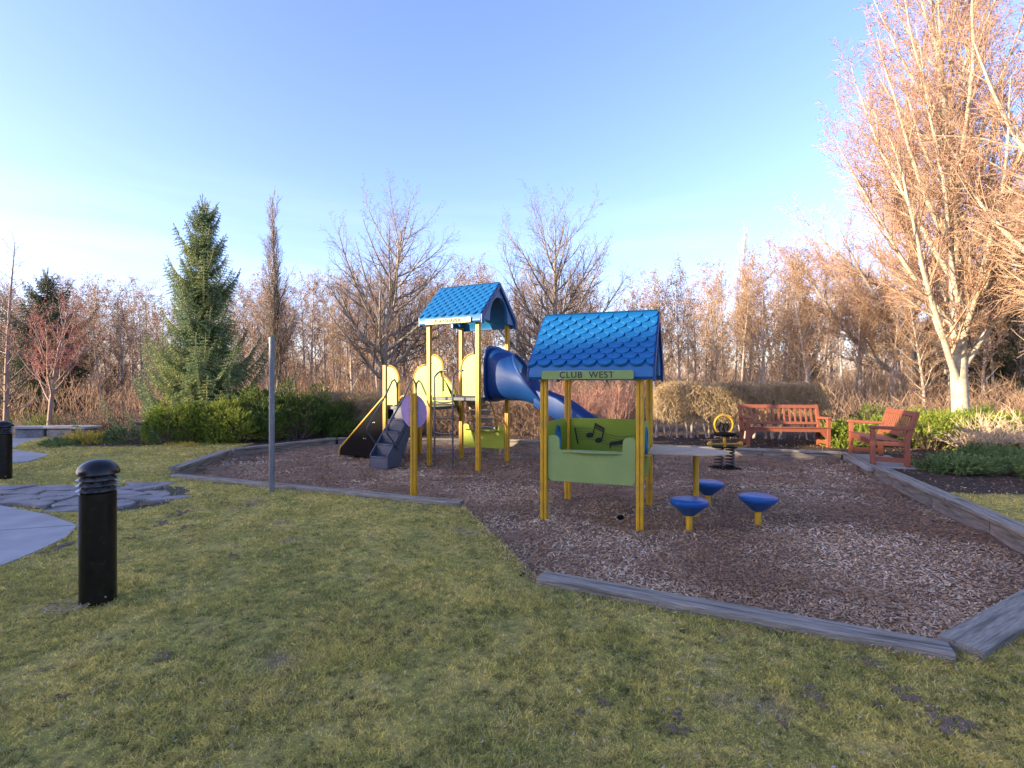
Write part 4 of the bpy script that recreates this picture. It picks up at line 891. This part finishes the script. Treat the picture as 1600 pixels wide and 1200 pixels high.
# ------------------------------------------------------------------ needle foliage
def needles(P, D, ln, wd, k, rg, spread=.9):
    P = np.repeat(P, k, 0); D = np.repeat(D, k, 0); n = len(P)
    q = rg.normal(0, 1, (n, 3)); q -= D*(q*D).sum(1, keepdims=True); q /= np.maximum(1e-6, np.linalg.norm(q, axis=1, keepdims=True))
    d = D+q*spread*rg.uniform(.5, 1.3, (n, 1)); d /= np.linalg.norm(d, axis=1, keepdims=True)
    s_ = np.cross(d, q); s_ /= np.maximum(1e-6, np.linalg.norm(s_, axis=1, keepdims=True)); l_ = ln*rg.uniform(.6, 1.3, (n, 1))
    V = np.stack([P-s_*wd/2, P+s_*wd/2, P+d*l_], 1).reshape(-1, 3); return V
def spruce(label, loc, Ht, prof, seed, m, nwh, shoot_step=.045, nn=4, sc=1, name='spruce_tree', droop=.35, nl=.042, nw=.011):
    rg = np.random.default_rng(seed); r_ = random.Random(seed)
    th = thing(name, label, 'spruce' if name == 'spruce_tree' else 'conifer', loc)
    mb = MB(); mb.tube([(0, 0, -.1), (.02, 0, Ht*.5), (0, 0, Ht*.97)], [.13*Ht/6.5, .08*Ht/6.5, .012], 9); P = []; D = []; bseg = []
    for i in range(nwh):
        z = .25+(Ht-.35)*(i/nwh)**.92; Lb = prof(z/Ht)*(1 if name != 'spruce_tree' else [1.2, .68, .88, .62, 1.05][i % 5]); nb = r_.choice([5, 6, 7])
        a0 = r_.uniform(0, 6)
        for k in range(nb):
            a = a0+2*PI*k/nb+r_.uniform(-.3, .3); L_ = Lb*r_.uniform(.6, 1.2); zz = z+r_.uniform(-.1, .1)
            d0 = Vector((math.cos(a), math.sin(a), 0)); n = max(4, int(L_/.1)); pts = []
            lift = .75*(z/Ht)**1.5
            for j in range(n+1):
                s_ = j/n; pts.append(Vector((0, 0, zz))+d0*L_*s_+Vector((0, 0, L_*(lift*s_-droop*math.sin(s_*PI*.85)*(1-.5*z/Ht)+.30*s_**4)))+Vector((0, 0, r_.uniform(-.012, .012))))
            for j in range(n): r0 = .022*(1-j/n)+.005; bseg.append((*pts[j], *pts[j+1], r0, r0*.9))
            side = d0.cross(Vector((0, 0, 1)))
            m_ = int(L_/shoot_step)
            for q in range(m_):
                s_ = (q+.5)/m_*.97+.03; f_ = s_*n; j = min(int(f_), n-1); p = pts[j].lerp(pts[j+1], f_-j); dd = (pts[j+1]-pts[j]).normalized()
                for sg in (-1, 1, 0):
                    sl = (.12+.32*math.sin(min(1, (1-s_)*1.5)*PI*.5)*min(1, L_))*r_.uniform(.6, 1.25)*(1 if sg else .7)
                    sdv = (dd*.55+side*sg*r_.uniform(.6, 1)+Vector((0, 0, -.25-.75*(sg == 0)-.3*r_.random()))).normalized()
                    mm_ = max(3, int(sl/.022))
                    for u in range(mm_): P.append(p+sdv*sl*u/mm_+Vector((0, 0, -.22*sl*(u/mm_)**2))); D.append(sdv)
            for u in range(5): P.append(pts[-1]+dd*.02*u); D.append(dd)
    # leader
    for i in range(7):
        a = r_.uniform(0, 6.3); h_ = r_.uniform(.25, .5); d = Vector((math.cos(a)*.45, math.sin(a)*.45, 1)).normalized(); b0 = Vector((0, 0, Ht-.15-.05*i))
        for u in range(14): P.append(b0+d*h_*u/14); D.append(d)
        bseg.append((*b0, *(b0+d*h_), .01, .004))
    for u in range(25): P.append(Vector((0, 0, Ht-.3+u*.02))); D.append(Vector((0, 0, 1)))
    part('trunk', mb, M['bark'], th); V, Fq = prisms(bseg); link('branches', npmesh('branches', V, Fq, M['twig']), th)
    V = needles(np.array([tuple(p) for p in P]), np.array([tuple(p) for p in D]), nl*sc, nw*sc, nn, rg)
    link('crown', npmesh('crown', V, np.arange(len(V)).reshape(-1, 3), m), th)
    return th
def prof1(s_):   # irregular outline of the big spruce
    return np.interp(s_, [0, .06, .14, .24, .33, .42, .5, .58, .66, .74, .82, .9, 1], [2.1, 2.25, 2.05, 1.6, 1.42, 1.2, .90, .86, .66, .66, .42, .32, .14])
spruce('tall drooping green spruce left of the grey pole, sunlit on its left side', (-8.28, 13.7, .15), 6.3, prof1, 3, M['spruce'], 32, .034, 4, droop=.5, nl=.05, nw=.014)
spruce('dark spruce behind the red-budded trees at the far left', (-18.6, 20.5, .1), 5.9, lambda s_: 3.0*(1-s_)**.95+.1, 8, M['spruce_dark'], 24, .065, 3, 1.6)
cf = spruce('olive conifer in the wood behind the birch at the right edge', (23.4, 25, .1), 9, lambda s_: 2.6*(1-s_)**.75+.15, 12, M['conifer_far'], 20, .13, 2, 2.6, 'conifer_tree')
for x, y, s_, lb in ((14.6, 25.5, .62, 'brownish conifer in the wood above the facing bench'), (19.5, 24, .5, 'low olive conifer behind the birch trunk'), (27.5, 27, 1.0, 'tall dark conifer at the right edge behind the branches')):
    c = copy_tree(cf); c.location = (x, y, .1); c.scale = (s_*.8, s_*.8, s_); c['label'] = lb; c.rotation_euler[2] = x

def shrub(name, label, cat, loc, rx, ry, rh, m, seed, nsh=900, sl=.16, nn=9, nl=.05, nw=.009, up=.6, flat=1.0, group=None, stemm='twig', lobes=5):
    rg = np.random.default_rng(seed); th = thing(name, label, cat, loc, 0, group)
    # lumpy dome: union of lobes
    big = lobes > 7; lc = np.stack([rg.uniform(-.55, .55, lobes)*rx*(1.35 if big else 1), rg.uniform(-.5, .5, lobes)*ry*(1.3 if big else 1), rg.uniform(.0, .35, lobes)*rh*(1.9 if big else 1)], 1); lr = rg.uniform(.45, .75, lobes)*(.62 if big else 1); lc[:, 2] *= np.clip(1.25-.9*(lc[:, 0]/rx)**2-.6*(lc[:, 1]/ry)**2, .1, 1)
    k = rg.integers(0, lobes, nsh); a = rg.uniform(0, 2*PI, nsh); zc = rg.uniform(-.15, 1, nsh); rr = np.sqrt(np.maximum(0, 1-zc**2)); rad = rg.uniform(.45, 1.05, nsh)**.6
    N_ = np.stack([np.cos(a)*rr, np.sin(a)*rr, zc], 1)
    P = lc[k]+N_*rad[:, None]*lr[k][:, None]*np.array([[rx, ry, rh]]); P[:, 2] = np.maximum(P[:, 2], .02)
    D = N_*np.array([[1, 1, .6*flat]])+np.array([[0, 0, up]])+rg.normal(0, .25, (nsh, 3)); D /= np.linalg.norm(D, axis=1, keepdims=True)
    ln = sl*rg.uniform(.5, 1.3, (nsh, 1)); steps = 6
    PP = (P[:, None, :]+D[:, None, :]*ln[:, None, :]*np.linspace(0, 1, steps)[None, :, None]).reshape(-1, 3); DD = np.repeat(D, steps, 0)
    V = needles(PP, DD, nl, nw, nn//2, rg, .8); link('foliage', npmesh('foliage', V, np.arange(len(V)).reshape(-1, 3), m), th)
    ns = min(nsh, 260); seg = np.concatenate([lc[k[:ns]]*np.array([[.3, .3, 0]]), P[:ns], np.full((ns, 1), .009), np.full((ns, 1), .004)], 1)
    V, Fq = prisms(seg); stuff(link('stems', npmesh('stems', V, Fq, M[stemm]), th))
    return th
# mugo pines behind the left kerb
mg = 'dark mugo pines behind the left kerb'
for i, (x, y, rx, ry, rh, mt, lb) in enumerate([(-7.6, 11.9, .7, .6, .85, 'juniper', 'bright sunlit mugo pine at the left end of the pine row under the spruce'), (-6.85, 12.2, .85, .7, 1.0, 'juniper', 'yellow-green mugo pine second from the left in front of the spruce'), (-6.2, 12.7, .75, .7, 1.05, 'pine', 'tall dark mugo pine just left of the grey pole'),
                                          (-5.45, 13.2, .75, .7, 1.08, 'pine', 'tall dark mugo pine directly behind the grey pole'), (-4.95, 13.7, .6, .6, .8, 'pine', 'dark mugo pine right of the grey pole'), (-4.55, 13.6, .45, .45, .42, 'pine', 'smallest mugo pine at the right end of the row by the hedge')]):
    shrub('mugo_pine', lb, 'pine shrub', (x, y, .1), rx, ry, rh*1.3, M[mt], 200+i, 2300, .10, 8, .05, .012, .45, group=mg, lobes=13)
shrub('golden_shrub', 'small golden yellow heather at the foot of the mugo pines', 'heather', (-7.3, 11.25, .08), .42, .25, .16, M['gold'], 230, 500, .06, 6, .03, .008)
for i, (x, y, rx, rh, mt, lb) in enumerate([(-9.75, 11.75, .62, .38, 'gold', 'bright yellow heather mound beside the far path'), (-9.0, 12.0, .7, .42, 'low_juniper', 'low green ground cover right of the yellow heather'), (-8.35, 11.9, .6, .40, 'dry', 'brown dry heather mound under the spruce branches'), (-10.1, 11.3, .5, .24, 'low_juniper', 'flat green creeping shrub at the edge of the far path'),
                                       (-10.0, 14.4, .8, .72, 'dry', 'grey dry heather mound behind the stone pedestal'), (-11.5, 14.7, .9, .75, 'dry', 'wide dry heather mound behind the low stone seat'), (-13.0, 14.9, .9, .7, 'dry', 'dry heather mound at the left behind the low stone seat'), (-8.9, 12.8, .7, .55, 'dry', 'tawny dry heather mound right of the stone pedestal'), (-13.9, 15.2, .8, .6, 'juniper', 'yellow-green bush at the left edge behind the red-budded tree')]):
    shrub('heather_mound' if mt in ('gold', 'dry') else 'creeping_shrub', lb, 'shrub', (x, y, .1), rx, .45, rh, M[mt], 240+i, 900, .07, 6, .035, .009, .5, lobes=7)
# low stone seat and pedestal
th = thing('stone_bench', 'low curved stone seat wall beyond the far path at left', 'stone seat', (0, 0, 0))
P = [(-12.9, 13.3), (-12.2, 13.5), (-11.4, 13.5), (-10.9, 13.35)]
for i in range(3):
    a, b_ = P[i], P[i+1]; yaw = math.atan2(b_[1]-a[1], b_[0]-a[0]); c = lerp(a, b_, .5)
    part('seat_slab', MB().box((0, 0, 0), (math.dist(a, b_)-.02, .42, .06)), M['concrete'], th, bevel=.008, loc=(c[0], c[1], .42), rot=(0, 0, yaw))
    part('stone', MB().box((0, 0, 0), (math.dist(a, b_)-.10, .30, .30)), M['stone'], th, bevel=.03, loc=(c[0], c[1], .235), rot=(0, 0, yaw))
th = thing('stone_pedestal', 'square tan stone pedestal among the heather left of the spruce', 'pedestal', (-9.25, 12.9, .12))
part('shaft', MB().box((0, 0, .22), (.26, .26, .44)), M['timber_face'], th, bevel=.01); part('top_slab', MB().box((0, 0, .47), (.40, .40, .055)), M['timber_face'], th, bevel=.01)
# junipers at right
jg = 'bright junipers behind the angled bench'
for i, (x, y, rx, ry, rh, mt, lb) in enumerate([(7.25, 11.3, .55, .6, .55, 'juniper', 'juniper between the two benches'), (8.0, 11.5, .7, .7, .66, 'juniper', 'juniper directly behind the back of the angled bench'), (9.0, 11.0, .8, .8, .78, 'juniper', 'juniper just right of the angled bench'), (10.2, 11.2, .8, .8, .78, 'juniper', 'juniper in front of the birch trunk'),
                                                (11.5, 11.2, .9, .9, .80, 'juniper', 'juniper right of the birch trunk'), (12.8, 11.4, .9, .9, .84, 'juniper', 'juniper at the right edge of the photo'), (9.0, 12.2, .8, .6, .85, 'pine', 'darker green shrub behind the junipers right of the bench'), (10.9, 12.3, .9, .6, .85, 'pine', 'dark green shrub at the foot of the birch')]):
    shrub('juniper_shrub', lb, 'juniper', (x, y, .1), rx, ry, rh, M[mt], 300+i, 1500, .16, 8, .055, .013, .3, group=jg if mt == 'juniper' else None, lobes=13)
for i, (x, y, rx, lb) in enumerate([(7.2, 7.9, .62, 'low dark juniper on bare soil beside the right kerb, nearest the bench'), (8.1, 7.6, .55, 'low dark juniper at the right edge above the strip of lawn'), (8.75, 8.3, .6, 'farther low juniper at the right edge below the dead stems'), (9.6, 7.5, .6, 'low juniper just inside the right edge, nearest the lawn strip'), (8.5, 9.0, .6, 'low juniper at the foot of the leafless arching shrub'), (7.7, 7.15, .5, 'small creeping juniper spilling towards the strip of lawn')]):
    shrub('creeping_juniper', lb, 'juniper', (x, y, .14), rx, .5, .26, M['low_juniper'], 330+i, 1300, .13, 8, .045, .011, .35, .7, lobes=14)
# dead arching stems
def stem_bush(name, label, cat, loc, n, ht, spread, m, seed, rad=.009, arch=.5, sub=3):
    r_ = random.Random(seed); th = thing(name, label, cat, loc); seg = []
    for i in range(n):
        a = r_.uniform(0, 6.28); L_ = ht*r_.uniform(.6, 1.15); tilt = r_.uniform(.1, 1)*spread; d = Vector((math.cos(a)*tilt, math.sin(a)*tilt, 1)).normalized(); p = Vector((r_.gauss(0, .06), r_.gauss(0, .06), 0)); k = 8
        for j in range(k):
            q = p+d*L_/k; seg.append((*p, *q, rad*(1-j/k*.55), rad*(1-(j+1)/k*.55))); p = q; d = (d+Vector((r_.gauss(0, .09), r_.gauss(0, .09), r_.gauss(0, .05)+arch*(.12-.02*j)*(.6-tilt)))).normalized()
            if j > 2:
                for u in range(sub):
                    if r_.random() < .6:
                        d2 = (d+Vector((r_.gauss(0, .6), r_.gauss(0, .6), r_.gauss(.2, .4)))).normalized(); q2 = p+d2*r_.uniform(.06, .2); seg.append((*p, *q2, rad*.5, rad*.3))
    V, Fq = prisms(seg, 4); stuff(link('stems', npmesh('stems', V, Fq, m), th)); return th
for i, (x, y, n, h_, lb) in enumerate([(8.75, 9.55, 60, .85, 'leafless pale shrub with arching stems right of the angled bench'), (10.0, 9.7, 60, .95, 'leafless pale shrub near the right edge under the junipers'), (11.2, 10.2, 50, .95, 'leafless shrub cut by the right edge of the photo'), (9.4, 10.1, 45, .7, 'smaller leafless shrub between the pale arching shrubs')]):
    stem_bush('dead_shrub', lb, 'leafless shrub', (x, y, .14), n, h_, 1.3, M['dead_stem'], 400+i)

# hedges: dense clipped twigs on bare multi-stem feet
def hedge(label, a, b_, zt, dep, dens, seed, tipm, twm, z0=.15, zb=.55, name='hedge', leggy=True, tipd=1.0, tw=.005):
    rg = np.random.default_rng(seed); th = thing(name, label, 'hedge'); a = np.array(a); b_ = np.array(b_); Ln = np.linalg.norm(b_-a); u = (b_-a)/Ln; v = np.array([-u[1], u[0]])
    n = int(dens*Ln*dep*(zt-zb)*1000)
    s_ = rg.uniform(0, Ln, n); w_ = rg.uniform(-dep/2, dep/2, n); z = zb+(zt-zb)*rg.uniform(0, 1, n)**.8
    lump = 0.08*(vnoise(s_, w_, .6, seed)-.5)+.05*(vnoise(s_, w_, .2, seed+1)-.5); edge = np.minimum(s_, Ln-s_); z = z+lump*(z-zb)/(zt-zb)-np.where(edge < .3, (.3-edge)*.5*(z > zb+.3), 0)
    P = np.stack([a[0]+u[0]*s_+v[0]*w_, a[1]+u[1]*s_+v[1]*w_, z], 1)
    D = rg.normal(0, .75, (n, 3)); D[:, 2] = np.abs(D[:, 2])*.6+.55; D /= np.linalg.norm(D, axis=1, keepdims=True); l_ = rg.uniform(.08, .26, (n, 1))
    V, Fq = prisms(np.concatenate([P-D*l_*.6, P+D*l_*.4, np.full((n, 1), tw), np.full((n, 1), tw*.5)], 1)); link('twigs', npmesh('twigs', V, Fq, twm), th)
    m_ = int(n*1.1*tipd); k = rg.integers(0, n, m_); k = k[(P[k, 2] > zb+(zt-zb)*rg.uniform(.0, .8, m_))]
    Vn = needles(P[k], D[k], .045, .014, 1, rg, 1.0); link('leaves', npmesh('leaves', Vn, np.arange(len(Vn)).reshape(-1, 3), tipm), th)
    if leggy:
        st_ = int(Ln*13); seg = []
        for i in range(st_):
            q = rg.uniform(0, Ln); w0 = rg.normal(0, dep*.12); p = np.array([a[0]+u[0]*q+v[0]*w0, a[1]+u[1]*q+v[1]*w0, z0-.05])
            for j in range(4):
                d = np.array([rg.normal(0, .03)+.05*math.sin(i*1.7), rg.normal(0, .03), (zb+.3-z0)/3.6]); seg.append((*p, *(p+d), (.03-.003*j)*(1+.5*math.sin(i)), (.027-.003*j)*(1+.5*math.sin(i)))); p = p+d
        V, Fq = prisms(seg, 5); stuff(link('stems', npmesh('stems', V, Fq, M['alder_bark']), th))
    return th
hedge('tan clipped twiggy hedge left of the tower behind the mugo pines', (-5.8, 14.6), (-3.6, 14.2), 1.30, .8, 3.6, 1, M['hedge_leaf'], M['hedge_twig'], zb=.15, leggy=False)
hedge('reddish brown hedge behind the tower and its ground panel', (-3.5, 14.2), (.9, 13.8), 1.12, .8, 2.8, 2, M['hedge_twig'], M['brown_hedge'], zb=.15, leggy=False)
hedge('clipped golden-tipped hedge on bare stems behind the facing bench', (3.7, 13.3), (7.7, 12.6), 1.58, 1.0, 4.6, 3, M['hedge_leaf'], M['hedge_twig'], zb=.62)
for i, (x, y, lb) in enumerate([(2.0, 14.4, 'red-stemmed shrub seen through the playhouse posts'), (1.2, 14.8, 'red-stemmed shrub below the slide seen left in the playhouse'), (2.9, 14.2, 'red-stemmed shrub just right of the playhouse posts'), (-1.5, 15.2, 'red-stemmed shrub behind the tower ladder')]):
    stem_bush('red_shrub', lb, 'shrub', (x, y, .1), 90, 1.5, .7, M['red_twig'], 440+i, .006, .3, 4)

# thicket along the edge of the wood: a mass of twigs
def thicket():
    rg = np.random.default_rng(77); n = 42000
    s_ = rg.uniform(-1.15, 1.15, n); Y = rg.uniform(17.5, 30, n); X = s_*Y; hm_ = .7+1.2*vnoise(X, Y, 2.2, 3)+.9*vnoise(X, Y, .8, 4)
    hm_ *= np.where(np.abs(s_) < .9, 1, .8)*(.6+.4*sstep(17, 22, Y)); z = .1+hm_*rg.uniform(0, 1, n)
    D = rg.normal(0, .5, (n, 3)); D[:, 2] = np.abs(D[:, 2])+.6; D /= np.linalg.norm(D, axis=1, keepdims=True); l_ = rg.uniform(.25, .7, (n, 1)); P = np.stack([X, Y, z], 1)
    V, Fq = prisms(np.concatenate([P-D*l_*.5, P+D*l_*.5, np.full((n, 1), .009), np.full((n, 1), .004)], 1))
    stuff(link('thicket', npmesh('thicket', V, Fq, M['under'])), 'tangled leafless undergrowth along the edge of the wood', 'undergrowth')
thicket()
def far_wood():
    rg = np.random.default_rng(78); n = 56000
    Y = rg.uniform(46, 95, n); s_ = rg.uniform(-1.3, 1.3, n); X = s_*Y; clump = vnoise(X, Y, 5, 6); z = rg.uniform(0, 1, n)**1.1*(3.2+3.6*clump)*(Y/70)
    D = rg.normal(0, .6, (n, 3)); D[:, 2] = np.abs(D[:, 2])+.7; D /= np.linalg.norm(D, axis=1, keepdims=True); l_ = rg.uniform(.6, 1.6, (n, 1)); P = np.stack([X, Y, z], 1)
    V, Fq = prisms(np.concatenate([P-D*l_*.5, P+D*l_*.5, np.full((n, 1), .02), np.full((n, 1), .01)], 1))
    stuff(link('far_wood', npmesh('far_wood', V, Fq, M['under'])), 'far leafless wood reading as one mass behind the nearer trees', 'wood')
far_wood()

# ------------------------------------------------------------------ grass, mulch chips, litter, mud
bm = bpy.data.materials.new('grass_blade'); bm.use_nodes = True; t = bm.node_tree; b = t.nodes['Principled BSDF']; b.inputs['Roughness'].default_value = .7; b.inputs['Specular IOR Level'].default_value = .2
gg = t.nodes.new('ShaderNodeNewGeometry'); lc_ = lawn_colour(t, gg.outputs['Position'], 1.05); mr_ = t.nodes.new('ShaderNodeMapRange'); mr_.inputs[3].default_value = .6; mr_.inputs[4].default_value = 1.5; t.links.new(gg.outputs['Random Per Island'], mr_.inputs[0])
hs = t.nodes.new('ShaderNodeHueSaturation'); t.links.new(mr_.outputs[0], hs.inputs['Value']); rs = t.nodes.new('ShaderNodeMath'); rs.operation = 'MULTIPLY'; rs.inputs[1].default_value = 7.31; t.links.new(gg.outputs['Random Per Island'], rs.inputs[0]); rf = t.nodes.new('ShaderNodeMath'); rf.operation = 'FRACT'; t.links.new(rs.outputs[0], rf.inputs[0])
lc_ = mixc(t, ramp(t, rf.outputs[0], [(0, (0, 0, 0)), (.80, (0, 0, 0)), (.84, (.7, .7, .7))]), lc_, (.46, .37, .17))
t.links.new(lc_, hs.inputs['Color']); t.links.new(hs.outputs[0], b.inputs['Base Color'])
tr = t.nodes.new('ShaderNodeBsdfTranslucent'); t.links.new(hs.outputs[0], tr.inputs[0]); ms_ = t.nodes.new('ShaderNodeMixShader'); ms_.inputs[0].default_value = .4
t.links.new(b.outputs[0], ms_.inputs[1]); t.links.new(tr.outputs[0], ms_.inputs[2]); t.links.new(ms_.outputs[0], t.nodes['Material Output'].inputs[0])
def lawn_points(n, y0, y1, rg, pw=1.0):
    Y = np.exp(rg.uniform(math.log(y0), math.log(y1), n)); X = rg.uniform(-1.12, 1.12, n)*(Y+.35)
    ok = ~inpoly(X, Y, PIT) & ~inpoly(X, Y, PATH) & ~inpoly(X, Y, PATH2) & ~(inpoly(X, Y, FLAG) & (rg.uniform(0, 1, n) > .04)) & ~bedmask(X, Y) & (Y < 12.6)
    ok &= (polydist(X, Y, PIT) > .09) | ((X > -.62) & (X < .2) & (Y < 6.4))
    ok &= (vnoise(X, Y, .16, 11)*.6+vnoise(X, Y, .5, 12)*.4) < rg.uniform(.5, .95, n)
    return X[ok], Y[ok]
def grass():
    rg = np.random.default_rng(5); X, Y = lawn_points(900000, 1.7, 12.5, rg); n = len(X); Z = gz(X, Y)-.004
    hgt = rg.uniform(.006, .022, n)*(.5+1.0*vnoise(X, Y, .22, 13))*(1+.06*Y); a = rg.uniform(0, 2*PI, n); wd = .0022*(1+.28*Y)*rg.uniform(.7, 1.3, n); lean = rg.uniform(.3, 2.2, n)*hgt; b_ = rg.uniform(0, 2*PI, n)
    c = np.stack([X, Y, Z], 1); u = np.stack([np.cos(a)*wd, np.sin(a)*wd, 0*wd], 1); tp = c+np.stack([np.cos(b_)*lean, np.sin(b_)*lean, hgt], 1)
    V = np.stack([c-u, c+u, tp], 1).reshape(-1, 3)
    stuff(link('grass', npmesh('grass', V, np.arange(3*n).reshape(-1, 3), bm)), 'short mossy yellow-green lawn grass', 'grass')
grass()
M['chip'] = bpy.data.materials.new('bark_chip'); M['chip'].use_nodes = True; t = M['chip'].node_tree; b = t.nodes['Principled BSDF']; b.inputs['Roughness'].default_value = .9; b.inputs['Specular IOR Level'].default_value = .2
gg = t.nodes.new('ShaderNodeNewGeometry')
cc = ramp(t, gg.outputs['Random Per Island'], [(0, (.20, .10, .05)), (.35, (.50, .32, .17)), (.7, (.61, .43, .26)), (.92, (.72, .56, .40)), (1, (.8, .68, .54))])
dk = ramp(t, noise(t, gg.outputs['Position'], .75, 5), [(.40, (0, 0, 0)), (.58, (.8, .8, .8))]); t.links.new(mixc(t, dk, cc, (.235, .125, .06)), b.inputs['Base Color'])
def chips(name, X, Y, Z, rg, L0, L1, m, lab, cat, grow_=.12, tilt=.3):
    n = len(X); ln = rg.uniform(L0, L1, n)*(1+grow_*Y)/1.8; wd = ln*rg.uniform(.16, .42, n); a = rg.uniform(0, 2*PI, n); p = rg.normal(0, tilt, n); q = rg.normal(0, tilt, n)
    u = np.stack([np.cos(a)*np.cos(p), np.sin(a)*np.cos(p), np.sin(p)], 1)*ln[:, None]/2; v = np.stack([-np.sin(a)*np.cos(q), np.cos(a)*np.cos(q), np.sin(q)], 1)*wd[:, None]/2
    c = np.stack([X, Y, Z+.004+.3*np.abs(u[:, 2])+.006*rg.uniform(0, 1, n)], 1); top = c+np.array([[0, 0, 1]])*wd[:, None]*.25
    V = np.stack([c-u-v*.6, c+u*.8-v, c+u+v*.5, c-u*.7+v, top], 1).reshape(-1, 3); o = np.arange(n)[:, None]*5
    F = np.concatenate([o+np.array([[0, 1, 4]]), o+np.array([[1, 2, 4]]), o+np.array([[2, 3, 4]]), o+np.array([[3, 0, 4]])], 0)
    stuff(link(name, npmesh(name, V, F, m)), lab, cat)
rg = np.random.default_rng(6); n = 240000; Y = np.exp(rg.uniform(math.log(2.7), math.log(12.8), n)); X = rg.uniform(-1.05, 1.1, n)*(Y+.4)
ok = (inpoly(X, Y, PIT) & (polydist(X, Y, PIT) > .05)) | (inpoly(X, Y, PIT) & (X < .3) & (X > -.7) & (Y < 6.4)); X, Y = X[ok], Y[ok]
chips('bark_mulch', X, Y, mz(X, Y), rg, .018, .055, M['chip'], 'red brown bark mulch chips filling the play area', 'bark mulch')
M['pale_chip'] = mat('pale_chip', (.30, .25, .2), .9, c2=(.42, .38, .32), nscale=9, island=.4)
X, Y = lawn_points(3200, 1.8, 9, rg); chips('fallen_chips', X, Y, gz(X, Y)+.016, rg, .010, .035, M['pale_chip'], 'scattered pale wood chips and dry bits lying on the lawn', 'wood chips', .05, .4)
X, Y = lawn_points(40000, 2.6, 9, rg); k_ = (polydist(X, Y, PIT) < .1+.35*rg.uniform(0, 1, len(X))**2) & (X > -1.2) & (X < 3.2); X, Y = X[k_][:3500], Y[k_][:3500]; chips('spilled_mulch', X, Y, gz(X, Y)+.012, rg, .015, .045, M['chip'], 'bark chips spilled onto the grass along the edge of the mulch', 'bark chips', .1, .4)
# chips strewn over beds as leaf litter
n = 16000; Y = rg.uniform(6.2, 16, n); X = rg.uniform(-1.1, 1.1, n)*Y; ok = bedmask(X, Y) & ~inpoly(X, Y, PIT); X, Y = X[ok], Y[ok]
chips('leaf_litter', X, Y, gz(X, Y), rg, .03, .07, M['chip'], 'brown leaf litter and bark on the planting beds', 'leaf litter', .03, .5)
# mud clods (worm casts / mole hills)
M['mud'] = mat('mud', (.12, .08, .05), .95, c2=(.20, .145, .095), nscale=20, bump=1, bscale=50, coords='World')
mudm = MB()
mud = [(1270, 1078, 26), (1365, 1035, 16), (1415, 1080, 20), (1450, 1110, 32), (1500, 1120, 24), (1060, 1122, 22), (940, 1092, 14), (905, 1110, 10), (1225, 1125, 10), (1380, 1100, 10), (258, 1022, 14), (250, 818, 12), (282, 801, 12), (292, 822, 10), (230, 787, 10), (203, 838, 9), (220, 890, 7), (365, 866, 7), (90, 855, 14), (110, 850, 12), (75, 862, 9), (330, 985, 6), (735, 970, 7), (350, 785, 8), (100, 1085, 12)]
r6 = random.Random(3)
for px, py, s_ in mud:
    d = 800*(H-.06)/(py-600); x = (px-800)/800*d
    for q in range(16):
        rr = s_/800*d*r6.uniform(.08, .33); cx, cy = x+r6.gauss(0, s_*.55)/800*d, d+r6.gauss(0, s_*.7)/800*d; z = g(cx, cy); vs = [(cx, cy, z+.012+rr*.35)]; k = 9
        for ring_, (f1, f2) in enumerate(((.5, .28), (1, -.02))):
            for j in range(k): a = 2*PI*j/k; e = r6.uniform(.75, 1.25); vs.append((cx+rr*f1*e*math.cos(a), cy+rr*f1*e*math.sin(a), z+.010+rr*f2*r6.uniform(.7, 1.2)))
        mudm.add(vs, [(0, 1+j, 1+(j+1) % k) for j in range(k)]+[(1+j, 1+k+j, 1+k+(j+1) % k, 1+(j+1) % k) for j in range(k)])
stuff(part('mud_clods', mudm, M['mud']), 'dark crumbly mud clods scattered over the lawn', 'mud')
# dry sticks at the foot of the near bollard
sm = []
for k in range(60):
    x = -2.98+r6.gauss(0, .09); y = 3.40+r6.gauss(0, .045); a = r6.uniform(0, 6.28); l_ = r6.uniform(.03, .09); z = g(x, y)+.02; sm.append((x, y, z, x+math.cos(a)*l_, y+math.sin(a)*l_, z+r6.uniform(-.005, .03), .0025, .0015))
V, Fq = prisms(sm); stuff(link('dry_sticks', npmesh('dry_sticks', V, Fq, M['dead_stem'])), 'little heap of dry stalks at the foot of the near bollard light', 'dry stalks')
cb = MB(); k = 9; vs = [(0, 0, .03)]
for ring_, (f1, z) in enumerate(((.02, .028), (.035, .012), (.03, -.01))):
    for j in range(k): a = 2*PI*j/k; e = r6.uniform(.75, 1.3); vs.append((f1*e*math.cos(a)*1.4, f1*e*math.sin(a), z*r6.uniform(.8, 1.2)))
cb.add(vs, [(0, 1+j, 1+(j+1) % k) for j in range(k)]+[(1+q*k+j, 1+(q+1)*k+j, 1+(q+1)*k+(j+1) % k, 1+q*k+(j+1) % k) for q in range(2) for j in range(k)])
tag(part('bark_lump', cb, M['black'], loc=(1.27, 5.96, -.012), rot=(0, 0, .7)), 'small black lump lying on the mulch under the playhouse', 'bark lump')
